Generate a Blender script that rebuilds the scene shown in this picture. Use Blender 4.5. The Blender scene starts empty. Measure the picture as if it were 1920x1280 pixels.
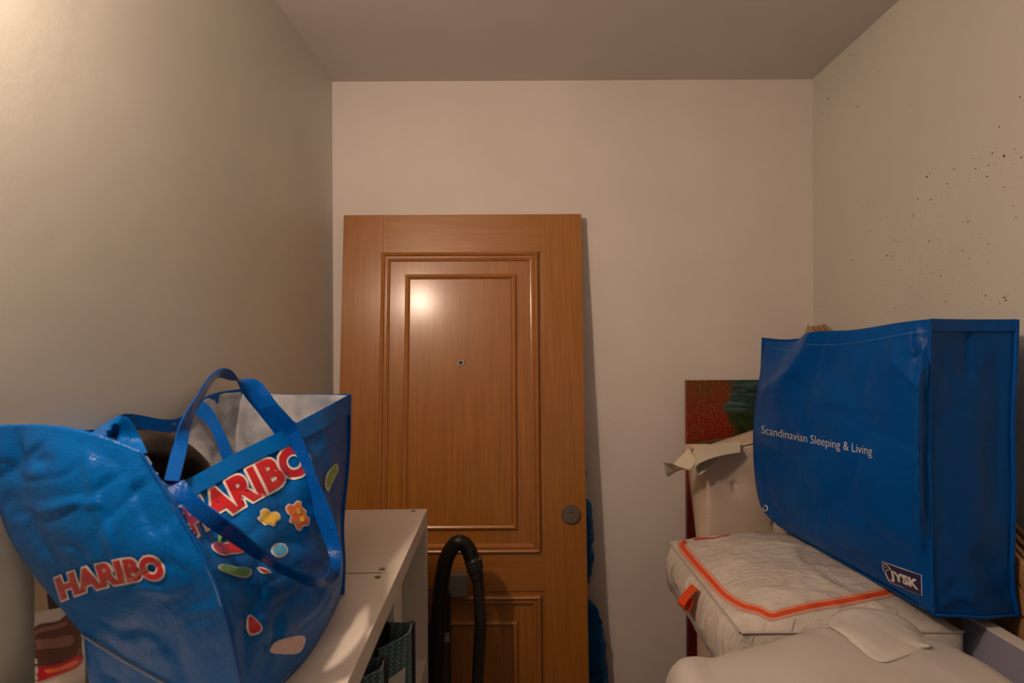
import bpy, bmesh, math, random
from mathutils import Vector, Matrix, noise
from mathutils.bvhtree import BVHTree
random.seed(7)
SC = bpy.context.scene
COL = SC.collection
PI = math.pi

# ------------------------------------------------------------------ camera
F = 1040.0; PU, PV = 967.0, 653.0; CZ = 1.555; ROLL = 0.0052
cr, sr = math.cos(ROLL), math.sin(ROLL)
cam = bpy.data.cameras.new('camera'); camo = bpy.data.objects.new('camera', cam); COL.objects.link(camo)
cam.sensor_width = 36.0; cam.lens = F / 1920 * 36
cam.shift_x = -(PU - 960) / 1920; cam.shift_y = (PV - 640) / 1920
M = Matrix(((cr, sr, 0, 0), (0, 0, -1, 0), (-sr, cr, 0, CZ), (0, 0, 0, 1)))
camo.matrix_world = M
cam.clip_start = 0.02
cam.dof.use_dof = True; cam.dof.focus_distance = 1.75; cam.dof.aperture_fstop = 6.3
SC.camera = camo
CAM = Vector((0, 0, CZ))

def at(u, v, Y):
    """world point of a photograph pixel at depth Y"""
    du, dv = u - PU, v - PV
    a = cr * du - sr * dv; b = sr * du + cr * dv
    return Vector((a / F * Y, Y, CZ - b / F * Y))

# ------------------------------------------------------------------ light and exposure
SC.view_settings.view_transform = 'Standard'; SC.view_settings.look = 'None'
SC.view_settings.gamma = 1.0; SC.view_settings.use_curve_mapping = False
SC.view_settings.exposure = 0.0
w = bpy.data.worlds.new('world'); SC.world = w; w.use_nodes = True
w.node_tree.nodes['Background'].inputs[0].default_value = (0.75, 0.85, 1.0, 1)
w.node_tree.nodes['Background'].inputs[1].default_value = 0.05
L = bpy.data.lights.new('wall_lamp_light', 'POINT'); L.energy = 25.5; L.color = (1.0, 0.715, 0.555); L.shadow_soft_size = 0.035
lo = bpy.data.objects.new('wall_lamp_light', L); lo.location = (-0.585, 0.42, 2.13); COL.objects.link(lo)
A = bpy.data.lights.new('doorway_light', 'AREA'); A.shape = 'RECTANGLE'; A.size = 0.8; A.size_y = 1.8; A.energy = 0.5; A.specular_factor = 0.25; A.color = (1.0, 0.93, 0.86)
ao = bpy.data.objects.new('doorway_light', A); ao.location = (0.3, -0.93, 1.3); ao.rotation_euler = (PI / 2, 0, 0); COL.objects.link(ao)

# ------------------------------------------------------------------ materials
def mat(name, col, rough=0.5, metal=0.0, spec=0.5, coat=0.0, coat_rough=0.2):
    m = bpy.data.materials.new(name); m.use_nodes = True
    b = m.node_tree.nodes['Principled BSDF']
    b.inputs['Base Color'].default_value = (*col, 1); b.inputs['Roughness'].default_value = rough
    b.inputs['Metallic'].default_value = metal; b.inputs['Specular IOR Level'].default_value = spec
    b.inputs['Coat Weight'].default_value = coat; b.inputs['Coat Roughness'].default_value = coat_rough
    return m
def N(m, t, **kw):
    n = m.node_tree.nodes.new(t)
    for k, v in kw.items():
        if k in n.inputs: n.inputs[k].default_value = v
        else: setattr(n, k, v)
    return n
def lk(m, a, b): m.node_tree.links.new(a, b)
def bsdf(m): return m.node_tree.nodes['Principled BSDF']
def coords(m, scale=(1, 1, 1), kind='Object', rot=(0, 0, 0)):
    tc = N(m, 'ShaderNodeTexCoord'); mp = N(m, 'ShaderNodeMapping')
    mp.inputs['Scale'].default_value = scale; mp.inputs['Rotation'].default_value = rot
    lk(m, tc.outputs[kind], mp.inputs[0]); return mp.outputs[0]
def ramp(m, fac, stops):
    r = N(m, 'ShaderNodeValToRGB'); e = r.color_ramp.elements
    while len(e) < len(stops): e.new(0.5)
    for i, (p, c) in enumerate(stops): e[i].position = p; e[i].color = (*c, 1) if len(c) == 3 else c
    lk(m, fac, r.inputs[0]); return r.outputs[0]
def bump(m, h, strength=0.3, dist=0.002, prev=None):
    b = N(m, 'ShaderNodeBump'); b.inputs['Strength'].default_value = strength; b.inputs['Distance'].default_value = dist
    lk(m, h, b.inputs['Height'])
    if prev is not None: lk(m, prev, b.inputs['Normal'])
    lk(m, b.outputs[0], bsdf(m).inputs['Normal']); return b.outputs[0]
def noise_tex(m, vec, scale, detail=4, rough=0.5, dist=0.0):
    n = N(m, 'ShaderNodeTexNoise'); n.inputs['Scale'].default_value = scale; n.inputs['Detail'].default_value = detail
    n.inputs['Roughness'].default_value = rough; n.inputs['Distortion'].default_value = dist
    lk(m, vec, n.inputs['Vector']); return n.outputs[0]

def wall_mat(name, col, rough):
    m = mat(name, col, rough, spec=0.4)
    v = coords(m)
    n1 = noise_tex(m, v, 3.0, 4); c = ramp(m, n1, [(0.3, tuple(x * 0.955 for x in col)), (0.7, tuple(min(1, x * 1.03) for x in col))])
    lk(m, c, bsdf(m).inputs['Base Color'])
    p = bump(m, noise_tex(m, v, 260, 3, 0.6), 0.25, 0.0006)
    p = bump(m, noise_tex(m, v, 38, 3, 0.5), 0.16, 0.0016, p)
    bump(m, noise_tex(m, v, 5, 2, 0.5), 0.25, 0.006, p)
    return m
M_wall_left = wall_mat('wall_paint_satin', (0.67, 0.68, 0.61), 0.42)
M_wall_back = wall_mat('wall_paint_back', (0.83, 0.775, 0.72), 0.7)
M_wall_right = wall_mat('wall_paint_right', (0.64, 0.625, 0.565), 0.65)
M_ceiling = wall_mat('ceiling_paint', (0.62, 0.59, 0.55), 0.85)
M_floor = mat('floor_tile', (0.16, 0.12, 0.09), 0.4)
M_front = mat('brown_front_wall', (0.16, 0.13, 0.11), 0.8)
_v = coords(M_floor); lk(M_floor, ramp(M_floor, noise_tex(M_floor, _v, 9, 5), [(0.3, (0.13, 0.10, 0.08)), (0.7, (0.18, 0.14, 0.11))]), bsdf(M_floor).inputs['Base Color'])

def wood(name, horizontal=False, dark=(0.26, 0.085, 0.006), light=(0.50, 0.205, 0.022)):
    m = mat(name, light, 0.42, coat=0.75, coat_rough=0.20)
    sc = (1, 1, 26) if horizontal else (26, 26, 1)
    v = coords(m, sc)
    n1 = noise_tex(m, v, 3.4, 6, 0.62)
    v2 = coords(m, (1.6, 1, 210) if horizontal else (210, 210, 1.6))
    n2 = noise_tex(m, v2, 3.0, 4, 0.7)
    mx = N(m, 'ShaderNodeMix'); mx.data_type = 'FLOAT'; mx.inputs[0].default_value = 0.62
    lk(m, n1, mx.inputs[2]); lk(m, n2, mx.inputs[3])
    c = ramp(m, mx.outputs[0], [(0.33, dark), (0.52, tuple((a + b) / 2 for a, b in zip(dark, light))), (0.70, light)])
    lk(m, c, bsdf(m).inputs['Base Color'])
    bump(m, mx.outputs[0], 0.25, 0.0008)
    return m
M_wood = wood('oak_veneer_vertical'); M_wood_h = wood('oak_veneer_horizontal', True)
M_wood_mould = wood('oak_moulding', False, (0.33, 0.115, 0.018), (0.52, 0.22, 0.045))
M_wood_mould_h = wood('oak_moulding_horizontal', True, (0.33, 0.115, 0.018), (0.52, 0.22, 0.045))
M_slat = wood('pine_slat', True, (0.30, 0.15, 0.06), (0.52, 0.29, 0.12))
M_steel = mat('brushed_steel', (0.30, 0.25, 0.21), 0.38, 0.8)
M_handle = mat('satin_nickel', (0.30, 0.27, 0.23), 0.45, 0.6)
M_brass = mat('old_brass', (0.35, 0.27, 0.16), 0.4, 0.9)
M_dark = mat('dark_gap', (0.01, 0.01, 0.01), 0.6)
M_lens = mat('peephole_lens', (0.05, 0.05, 0.055), 0.08, coat=1)
M_lam = mat('white_laminate', (0.74, 0.68, 0.60), 0.38)
_v = coords(M_lam); bump(M_lam, noise_tex(M_lam, _v, 300, 2), 0.1, 0.0003)
M_cam = mat('cam_lock', (0.12, 0.10, 0.09), 0.45, 0.6)

def plastic_blue(name, col, col2, rough=0.3, weave=True, crumple=0.7, cscale=9):
    m = mat(name, col, rough, spec=0.3, coat=0.0); bsdf(m).inputs['IOR'].default_value = 1.28
    v = coords(m)
    n = noise_tex(m, v, 6, 3); lk(m, ramp(m, n, [(0.3, col), (0.7, col2)]), bsdf(m).inputs['Base Color'])
    p = bump(m, noise_tex(m, v, cscale, 4, 0.55, 0.6), crumple, 0.012)
    p = bump(m, noise_tex(m, v, cscale * 4, 3, 0.5, 0.4), crumple * 0.4, 0.003, p)
    dn = N(m, 'ShaderNodeTexNoise'); dn.inputs['Scale'].default_value = cscale; lk(m, v, dn.inputs['Vector'])
    av = N(m, 'ShaderNodeVectorMath', operation='MULTIPLY_ADD'); lk(m, dn.outputs['Color'], av.inputs[0]); av.inputs[1].default_value = (.12, .12, .12); lk(m, v, av.inputs[2])
    fc = N(m, 'ShaderNodeTexVoronoi'); fc.inputs['Scale'].default_value = cscale * 1.6; lk(m, av.outputs[0], fc.inputs['Vector'])
    p = bump(m, fc.outputs['Distance'], crumple * 0.8, 0.012, p)
    if weave:
        wv = N(m, 'ShaderNodeTexVoronoi'); wv.inputs['Scale'].default_value = 330
        lk(m, v, wv.inputs['Vector']); bump(m, wv.outputs['Distance'], 0.4, 0.001, p)
    return m
M_bluebag = plastic_blue('blue_woven_plastic', (0.0, 0.095, 0.37), (0.0, 0.12, 0.44), 0.27, True, 0.45, 8)
M_bluetrim = plastic_blue('blue_webbing', (0.0, 0.062, 0.31), (0.0, 0.085, 0.37), 0.28, True, 0.3)
M_inside = mat('grey_woven_backing', (0.46, 0.48, 0.50), 0.45, spec=0.5)
_v = coords(M_inside); lk(M_inside, ramp(M_inside, noise_tex(M_inside, _v, 14, 4), [(0.35, (0.17, 0.20, 0.24)), (0.65, (0.34, 0.35, 0.37))]), bsdf(M_inside).inputs['Base Color'])
_p = bump(M_inside, noise_tex(M_inside, _v, 16, 4, 0.5, 0.5), 0.8, 0.008); bump(M_inside, noise_tex(M_inside, _v, 300, 2), 0.2, 0.0006, _p)
M_navybag = plastic_blue('blue_nonwoven_fabric', (0.0, 0.060, 0.275), (0.0, 0.075, 0.32), 0.34, False, 0.55, 5)
M_navytrim = plastic_blue('blue_nonwoven_trim', (0.0, 0.066, 0.32), (0.0, 0.078, 0.35), 0.42, False, 0.3, 20)
M_poly = plastic_blue('blue_bin_liner', (0.0, 0.075, 0.26), (0.0, 0.11, 0.34), 0.25, False, 1.0, 16)
M_red = mat('print_red', (0.46, 0.008, 0.016), 0.3, coat=0.3)
M_white = mat('print_white', (0.72, 0.68, 0.64), 0.4)
M_yellow = mat('print_yellow', (0.75, 0.50, 0.05), 0.3, coat=0.3)
M_orange = mat('print_orange', (0.70, 0.16, 0.04), 0.3, coat=0.3)
M_green = mat('print_green', (0.18, 0.42, 0.10), 0.3, coat=0.3)
M_cyan = mat('print_light_blue', (0.06, 0.38, 0.62), 0.3, coat=0.3)
M_pink = mat('print_pink', (0.70, 0.50, 0.48), 0.4)
M_navy = mat('print_navy', (0.015, 0.015, 0.075), 0.45)
M_hose = mat('black_hose_rubber', (0.022, 0.018, 0.014), 0.36, spec=0.6)
M_worn = mat('worn_blue_edge', (0.22, 0.30, 0.42), 0.4)
M_tube = mat('black_plastic_tube', (0.022, 0.020, 0.019), 0.24, spec=0.8)
M_cream = mat('cream_fabric', (0.72, 0.58, 0.42), 0.85)
M_strap = mat('cream_webbing', (0.66, 0.60, 0.47), 0.8)
M_matt = mat('quilted_cream_cover', (0.70, 0.60, 0.50), 0.9)
_v = coords(M_matt, (1, 1, 1), rot=(0, PI / 4, 0)); _w = N(M_matt, 'ShaderNodeTexVoronoi'); _w.inputs['Scale'].default_value = 130; _w.inputs['Randomness'].default_value = 0.0
lk(M_matt, _v, _w.inputs['Vector']); bump(M_matt, _w.outputs['Distance'], 0.35, 0.003)
lk(M_matt, ramp(M_matt, _w.outputs['Distance'], [(0.1, (0.76, 0.66, 0.56)), (0.6, (0.62, 0.50, 0.40))]), bsdf(M_matt).inputs['Base Color'])
M_quilt = mat('translucent_quilt_bag', (0.70, 0.64, 0.56), 0.42, spec=0.4, coat=0.2, coat_rough=0.3)
_v = coords(M_quilt); lk(M_quilt, ramp(M_quilt, noise_tex(M_quilt, _v, 10, 4, 0.5, 0.6), [(0.3, (0.62, 0.57, 0.50)), (0.7, (0.78, 0.72, 0.64))]), bsdf(M_quilt).inputs['Base Color'])
_p = bump(M_quilt, noise_tex(M_quilt, coords(M_quilt, (1.6, 3.4, 0.8)), 13, 5, 0.6, 1.0), 0.85, 0.010); bump(M_quilt, noise_tex(M_quilt, _v, 500, 2), 0.2, 0.0004, _p)
M_pvc = mat('clear_plastic_edge', (0.62, 0.56, 0.52), 0.2, coat=0.5)
M_zip = mat('orange_zip', (0.80, 0.075, 0.008), 0.55)
M_zipnet = mat('salmon_zip_tape', (0.70, 0.33, 0.24), 0.7)
M_whitebag = mat('white_plastic_sheet', (0.50, 0.47, 0.43), 0.5, spec=0.35)
_v = coords(M_whitebag); _p = bump(M_whitebag, noise_tex(M_whitebag, _v, 6, 3, 0.5, 0.5), 0.3, 0.008); bump(M_whitebag, noise_tex(M_whitebag, _v, 45, 3), 0.2, 0.002, _p)
M_board = mat('lilac_grey_panel', (0.28, 0.28, 0.38), 0.5)
M_boardtop = mat('white_panel_edge', (0.66, 0.62, 0.55), 0.5)
M_black = mat('black_piping', (0.008, 0.008, 0.010), 0.6)
M_card = mat('plain_cardboard', (0.35, 0.24, 0.14), 0.8)
M_speck = mat('dark_mould', (0.06, 0.045, 0.03), 0.9)
M_speck2 = mat('faint_mould', (0.20, 0.16, 0.115), 0.9)

def dotted(name, base, dot, scale, thr=0.32, rot=(0, 0, 0)):
    m = mat(name, base, 0.7)
    v = coords(m, rot=rot); t = N(m, 'ShaderNodeTexVoronoi'); t.inputs['Scale'].default_value = scale; t.inputs['Randomness'].default_value = 0
    lk(m, v, t.inputs['Vector'])
    lk(m, ramp(m, t.outputs['Distance'], [(thr - 0.06, dot), (thr + 0.06, base)]), bsdf(m).inputs['Base Color']); return m
M_teal = dotted('teal_dotted_fabric', (0.065, 0.125, 0.135), (0.28, 0.38, 0.40), 190, 0.36, (0.3, 0.6, 0.4))
M_reddot = dotted('red_dotted_fabric', (0.12, 0.03, 0.035), (0.70, 0.32, 0.32), 240, 0.35)
M_greydot = dotted('grey_mesh_fabric', (0.02, 0.02, 0.02), (0.22, 0.20, 0.19), 330, 0.32)

def painting():
    m = mat('autumn_lake_painting', (0.3, 0.05, 0.02), 0.45)
    tc = N(m, 'ShaderNodeTexCoord'); sp = N(m, 'ShaderNodeSeparateXYZ'); lk(m, tc.outputs['Object'], sp.inputs[0])
    v = tc.outputs['Object']
    fol = ramp(m, noise_tex(m, v, 130, 5, 0.75), [(0.32, (0.02, 0.008, 0.004)), (0.47, (0.20, 0.012, 0.006)), (0.60, (0.42, 0.05, 0.01)), (0.74, (0.62, 0.30, 0.16))])
    folup = ramp(m, noise_tex(m, v, 120, 5, 0.75), [(0.35, (0.03, 0.022, 0.006)), (0.52, (0.20, 0.07, 0.012)), (0.68, (0.42, 0.16, 0.03))])
    big = noise_tex(m, v, 16, 3)
    # height in object space: z 0..1.44
    zr = N(m, 'ShaderNodeMapRange'); lk(m, sp.outputs[2], zr.inputs[0]); zr.inputs[1].default_value = 1.30; zr.inputs[2].default_value = 1.43
    ad = N(m, 'ShaderNodeMath', operation='ADD'); lk(m, zr.outputs[0], ad.inputs[0])
    sb = N(m, 'ShaderNodeMath', operation='SUBTRACT'); lk(m, big, sb.inputs[0]); sb.inputs[1].default_value = 0.5; 
    ml = N(m, 'ShaderNodeMath', operation='MULTIPLY'); lk(m, sb.outputs[0], ml.inputs[0]); ml.inputs[1].default_value = 2.4
    lk(m, ml.outputs[0], ad.inputs[1]); ad.use_clamp = True
    mx1 = N(m, 'ShaderNodeMix'); mx1.data_type = 'RGBA'; lk(m, ad.outputs[0], mx1.inputs[0]); lk(m, fol, mx1.inputs[6]); lk(m, folup, mx1.inputs[7])
    mp = N(m, 'ShaderNodeMapping'); mp.inputs['Scale'].default_value = (2, 1, 15); lk(m, v, mp.inputs[0])
    lake = ramp(m, noise_tex(m, mp.outputs[0], 3.2, 5, 0.6, 0.8), [(0.36, (0.006, 0.012, 0.008)), (0.46, (0.018, 0.05, 0.045)), (0.58, (0.07, 0.15, 0.15)), (0.75, (0.14, 0.22, 0.21))])
    grass = ramp(m, noise_tex(m, v, 40, 4), [(0.35, (0.006, 0.015, 0.006)), (0.65, (0.05, 0.08, 0.02))])
    gz = N(m, 'ShaderNodeMapRange'); lk(m, sp.outputs[2], gz.inputs[0]); gz.inputs[1].default_value = 1.345; gz.inputs[2].default_value = 1.325
    mx2 = N(m, 'ShaderNodeMix'); mx2.data_type = 'RGBA'; lk(m, gz.outputs[0], mx2.inputs[0]); lk(m, lake, mx2.inputs[6]); lk(m, grass, mx2.inputs[7])
    xa = N(m, 'ShaderNodeMath', operation='MULTIPLY_ADD'); lk(m, sb.outputs[0], xa.inputs[0]); xa.inputs[1].default_value = 0.16; lk(m, sp.outputs[0], xa.inputs[2])
    xr = N(m, 'ShaderNodeMapRange'); lk(m, xa.outputs[0], xr.inputs[0]); xr.inputs[1].default_value = 0.150; xr.inputs[2].default_value = 0.170
    mx3 = N(m, 'ShaderNodeMix'); mx3.data_type = 'RGBA'; lk(m, xr.outputs[0], mx3.inputs[0]); lk(m, mx1.outputs[2], mx3.inputs[6]); lk(m, mx2.outputs[2], mx3.inputs[7])
    low = ramp(m, noise_tex(m, v, 170, 4, 0.75), [(0.35, (0.025, 0.004, 0.004)), (0.6, (0.17, 0.012, 0.016)), (0.78, (0.30, 0.09, 0.09))])
    lz = N(m, 'ShaderNodeMapRange'); lk(m, sp.outputs[2], lz.inputs[0]); lz.inputs[1].default_value = 1.14; lz.inputs[2].default_value = 1.0
    mx4 = N(m, 'ShaderNodeMix'); mx4.data_type = 'RGBA'; lk(m, lz.outputs[0], mx4.inputs[0]); lk(m, mx3.outputs[2], mx4.inputs[6]); lk(m, low, mx4.inputs[7])
    lk(m, mx4.outputs[2], bsdf(m).inputs['Base Color']); return m
M_paint = painting()

# ------------------------------------------------------------------ helpers
def link(name, me, parent=None, mats=(), smooth=False):
    for m in mats: me.materials.append(m)
    if smooth:
        for p in me.polygons: p.use_smooth = True
    o = bpy.data.objects.new(name, me); COL.objects.link(o)
    if parent is not None: o.parent = parent
    return o
def from_bm(name, bm, parent=None, mats=(), smooth=False):
    me = bpy.data.meshes.new(name); bm.to_mesh(me); bm.free(); return link(name, me, parent, mats, smooth)
def tag(o, label=None, cat=None, group=None, kind=None):
    if label: o['label'] = label
    if cat: o['category'] = cat
    if group: o['group'] = group
    if kind: o['kind'] = kind
    return o
def empty(name, loc=(0, 0, 0), rot=(0, 0, 0)):
    o = bpy.data.objects.new(name, None); o.location = loc; o.rotation_euler = rot; o.empty_display_size = 0.05; COL.objects.link(o); return o
def bm_box(bm, lo_, hi_, bev=0.0):
    lo_, hi_ = Vector(lo_), Vector(hi_)
    r = bmesh.ops.create_cube(bm, size=1.0)
    for v in r['verts']: v.co = Vector(((lo_[i] + hi_[i]) / 2 + v.co[i] * (hi_[i] - lo_[i]) for i in range(3)))
    if bev > 0:
        es = list({e for v in r['verts'] for e in v.link_edges})
        bmesh.ops.bevel(bm, geom=es, offset=bev, segments=2, affect='EDGES', profile=0.6)
def box(name, lo_, hi_, m, parent=None, bev=0.0):
    bm = bmesh.new(); bm_box(bm, lo_, hi_, bev)
    o = from_bm(name, bm, parent, [m]); return o
def cr1(p, t):
    """Catmull-Rom through list p, t in 0..1"""
    n = len(p) - 1; x = min(max(t, 0), 1) * n; i = min(int(x), n - 1); f = x - i
    p1, p2 = p[i], p[i + 1]
    p0 = p[i - 1] if i > 0 else p1 * 2 - p2
    p3 = p[i + 2] if i + 2 <= n else p2 * 2 - p1
    return 0.5 * ((2 * p1) + (p2 - p0) * f + (2 * p0 - 5 * p1 + 4 * p2 - p3) * f * f + (3 * p1 - p0 - 3 * p2 + p3) * f ** 3)
def ridged(p, s, seed=0):
    q = p * s + Vector((seed * 3.1, seed * 1.7, seed * 5.3))
    return 1 - abs(noise.noise(q)) * 2
def patch_pts(ctrl, nu, nv, amp=0.0, sc=8.0, seed=0, edge=0.12):
    """ctrl: rows of Vectors. returns (nv+1) rows of (nu+1) points, crumpled inside"""
    rows = []
    for j in range(nv + 1):
        t = j / nv; row = []
        for i in range(nu + 1):
            s = i / nu
            row.append(cr1([cr1(r, s) for r in ctrl], t))
        rows.append(row)
    if amp > 0:
        out = []
        for j in range(nv + 1):
            o = []
            for i in range(nu + 1):
                p = rows[j][i]
                a = rows[j][min(i + 1, nu)] - rows[j][max(i - 1, 0)]; b = rows[min(j + 1, nv)][i] - rows[max(j - 1, 0)][i]
                n = a.cross(b)
                if n.length > 1e-12: n.normalize()
                wgt = min(1, min(i / nu, 1 - i / nu) / edge) * min(1, min(j / nv, 1 - j / nv) / edge)
                d = ridged(p, sc, seed) ** 3 * 0.7 + noise.noise(p * sc * 2.3) * 0.25 + (ridged(Vector((p.x, p.y * 0.5, p.z * 1.6)), sc * 1.9, seed + 4) ** 5) * 0.4
                o.append(p + n * (d - 0.35) * amp * wgt)
            out.append(o)
        rows = out
    return rows
def grid_faces(bm, rows, flip=False, mi=0, vmap=None):
    vs = []
    for r in rows:
        row = []
        for p in r: row.append(bm.verts.new(p))
        vs.append(row)
    for j in range(len(rows) - 1):
        for i in range(len(rows[0]) - 1):
            q = (vs[j][i], vs[j][i + 1], vs[j + 1][i + 1], vs[j + 1][i])
            f = bm.faces.new(q[::-1] if flip else q); f.material_index = mi; f.smooth = True
    return vs
def solidify(o, th, inner=1, offset=-1):
    s = o.modifiers.new('solid', 'SOLIDIFY'); s.thickness = th; s.offset = offset; s.material_offset = inner; s.material_offset_rim = 0
def tube_rows(path, rad, n=160, sides=16, ribs=None, flat=1.0):
    rows = []; prev = None
    pts = [cr1(path, k / n) for k in range(n + 1)]
    L_ = 0
    for k in range(n + 1):
        t = (pts[min(k + 1, n)] - pts[max(k - 1, 0)]).normalized()
        if prev is None:
            a = Vector((0, 0, 1)) if abs(t.z) < 0.8 else Vector((0, 1, 0)); prev = (a - t * a.dot(t)).normalized()
        prev = (prev - t * prev.dot(t)).normalized(); b = t.cross(prev)
        r = rad(k / n) if callable(rad) else rad
        if ribs: r += ribs if k % 2 else -ribs
        rows.append([pts[k] + (prev * math.cos(a) * flat + b * math.sin(a)) * r for a in [2 * PI * s / sides for s in range(sides + 1)]])
    return rows
def tube(name, path, rad, m, parent=None, n=60, sides=12, ribs=None):
    bm = bmesh.new(); rows = tube_rows([Vector(p) for p in path], rad, n, sides, ribs); grid_faces(bm, rows)
    bmesh.ops.remove_doubles(bm, verts=bm.verts, dist=1e-6)
    bmesh.ops.holes_fill(bm, edges=[e for e in bm.edges if e.is_boundary], sides=0)
    bmesh.ops.recalc_face_normals(bm, faces=bm.faces)
    return from_bm(name, bm, parent, [m])
def ribbon(name, path, widths, m, parent=None, n=80, th=0.0015, m2=None):
    """path: points; widths: half-width vectors per point"""
    path = [Vector(p) for p in path]; widths = [Vector(p) for p in widths]
    bm = bmesh.new(); rows = []
    for k in range(n + 1):
        p, w_ = cr1(path, k / n), cr1(widths, k / n)
        rows.append([p - w_, p - w_ * 0.33, p + w_ * 0.33, p + w_])
    grid_faces(bm, rows); o = from_bm(name, bm, parent, [m] + ([m2] if m2 else []))
    solidify(o, th, 1 if m2 else 0, 0); md = o.modifiers.new('e', 'EDGE_SPLIT'); md.split_angle = 0.8; return o
def bvh_rows(*rowsets):
    vs, fs = [], []
    for rows in rowsets:
        b = len(vs); w_ = len(rows[0])
        for r in rows: vs += r
        for j in range(len(rows) - 1):
            for i in range(w_ - 1): fs.append((b + j * w_ + i, b + j * w_ + i + 1, b + (j + 1) * w_ + i + 1, b + (j + 1) * w_ + i))
    return BVHTree.FromPolygons(vs, fs)
def hit(bv, u, v):
    d = (at(u, v, 1.0) - CAM).normalized()
    h = bv.ray_cast(CAM, d)
    if h[0] is None: return None
    n = h[1]
    if n.dot(d) > 0: n = -n
    return h[0], n
def decal_bm(name, bm, bv, off, m, parent, cell=7):
    """flat bmesh in pixel coordinates -> thin print lying on the surface"""
    xs = [v.co.x for v in bm.verts]; ys = [v.co.y for v in bm.verts]
    for ax, lo_, hi_ in ((0, min(xs), max(xs)), (1, min(ys), max(ys))):
        k = lo_ + cell
        while k < hi_:
            co = Vector((k, 0, 0)) if ax == 0 else Vector((0, k, 0)); no = Vector((1, 0, 0)) if ax == 0 else Vector((0, 1, 0))
            bmesh.ops.bisect_plane(bm, geom=bm.verts[:] + bm.edges[:] + bm.faces[:], plane_co=co, plane_no=no); k += cell
    dead = []
    for v in bm.verts:
        h = hit(bv, v.co.x, v.co.y)
        if h is None: dead.append(v)
        else: v.co = h[0] + h[1] * off
    if dead: bmesh.ops.delete(bm, geom=dead, context='VERTS')
    for f in bm.faces: f.smooth = True
    bmesh.ops.recalc_face_normals(bm, faces=bm.faces)
    return from_bm(name, bm, parent, [m])
def poly_decal(name, pts, bv, off, m, parent, cell=7, rnd=True):
    if rnd:
        P = [Vector((x, y, 0)) for x, y in pts]; n = len(P); out = []
        for i in range(n):
            p0, p1, p2, p3 = P[i - 1], P[i], P[(i + 1) % n], P[(i + 2) % n]
            for f in (0, 0.25, 0.5, 0.75):
                out.append(0.5 * ((2 * p1) + (p2 - p0) * f + (2 * p0 - 5 * p1 + 4 * p2 - p3) * f * f + (3 * p1 - p0 - 3 * p2 + p3) * f ** 3))
        P = out
    else: P = [Vector((x, y, 0)) for x, y in pts]
    bm = bmesh.new(); f = bm.faces.new([bm.verts.new(p) for p in P]); bmesh.ops.triangulate(bm, faces=[f])
    return decal_bm(name, bm, bv, off, m, parent, cell)
def grow(pts, d):
    cx = sum(p[0] for p in pts) / len(pts); cy = sum(p[1] for p in pts) / len(pts); o = []
    for x, y in pts:
        l = math.hypot(x - cx, y - cy) or 1; o.append((x + (x - cx) / l * d, y + (y - cy) / l * d))
    return o
def line_decal(name, pts, width, bv, off, m, parent, n=40, wfn=None):
    P = [Vector((x, y, 0)) for x, y in pts]; bm = bmesh.new(); rows = []
    for k in range(n + 1):
        p = cr1(P, k / n); q = cr1(P, min(1, (k + 1) / n)); q0 = cr1(P, max(0, (k - 1) / n)); t = (q - q0).normalized(); s = Vector((-t.y, t.x, 0)) * (width * (wfn(k / n) if wfn else 1) / 2)
        rows.append([p - s, p + s])
    vs = [[bm.verts.new(p) for p in r] for r in rows]
    for j in range(n): bm.faces.new((vs[j][0], vs[j][1], vs[j + 1][1], vs[j + 1][0]))
    return decal_bm(name, bm, bv, off, m, parent, 9)
def text_px(body, quad, offset=0.0, spacing=1.0, shear=0.0, arch=0.0):
    """text as a flat bmesh in pixel space inside quad BL, BR, TR, TL"""
    def mk(off):
        c = bpy.data.curves.new('t', 'FONT'); c.body = body; c.offset = off; c.space_character = spacing; c.shear = shear; c.resolution_u = 4
        o = bpy.data.objects.new('t', c); COL.objects.link(o); bpy.context.view_layer.update()
        me = bpy.data.meshes.new_from_object(o); bm = bmesh.new(); bm.from_mesh(me)
        bpy.data.objects.remove(o); bpy.data.curves.remove(c); bpy.data.meshes.remove(me); return bm
    base = mk(0.0); xs = [v.co.x for v in base.verts]; x0, x1 = min(xs), max(xs); y0, y1 = 0.0, 0.73; base.free()
    bm = mk(offset); BL, BR, TR, TL = [Vector((*q, 0)) for q in quad]
    for v in bm.verts:
        s = (v.co.x - x0) / (x1 - x0); t = (v.co.y - y0) / (y1 - y0)
        p = BL * (1 - s) * (1 - t) + BR * s * (1 - t) + TR * s * t + TL * (1 - s) * t
        p.y -= arch * (1 - (2 * s - 1) ** 2); v.co = p
    bmesh.ops.triangulate(bm, faces=bm.faces); return bm

def crease(rows, path, amt, wp, wn, i0=0):
    P = [Vector((x, y, 0)) for x, y in path]; Q = [cr1(P, q / 50) for q in range(51)]
    for row in rows:
        for i_, p in enumerate(row):
            if i_ < i0: continue
            d = p - CAM; a_ = d.x / d.y * F; b_ = -d.z / d.y * F; u = PU + cr * a_ + sr * b_; v = PV - sr * a_ + cr * b_
            best = 1e9; sg = 1; bq = 0
            for q in range(50):
                dx, dy = u - Q[q].x, v - Q[q].y; dd = dx * dx + dy * dy
                if dd < best: best = dd; t = Q[q + 1] - Q[q]; sg = 1 if (t.x * dy - t.y * dx) > 0 else -1; bq = q
            k_ = amt * math.exp(-(math.sqrt(best) / (wp if sg > 0 else wn)) ** 1.3) * min(1, bq / 8 + .1, (49 - bq) / 8 + .1)
            if abs(k_) > 1e-5: row[i_] = p - d.normalized() * k_

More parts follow.
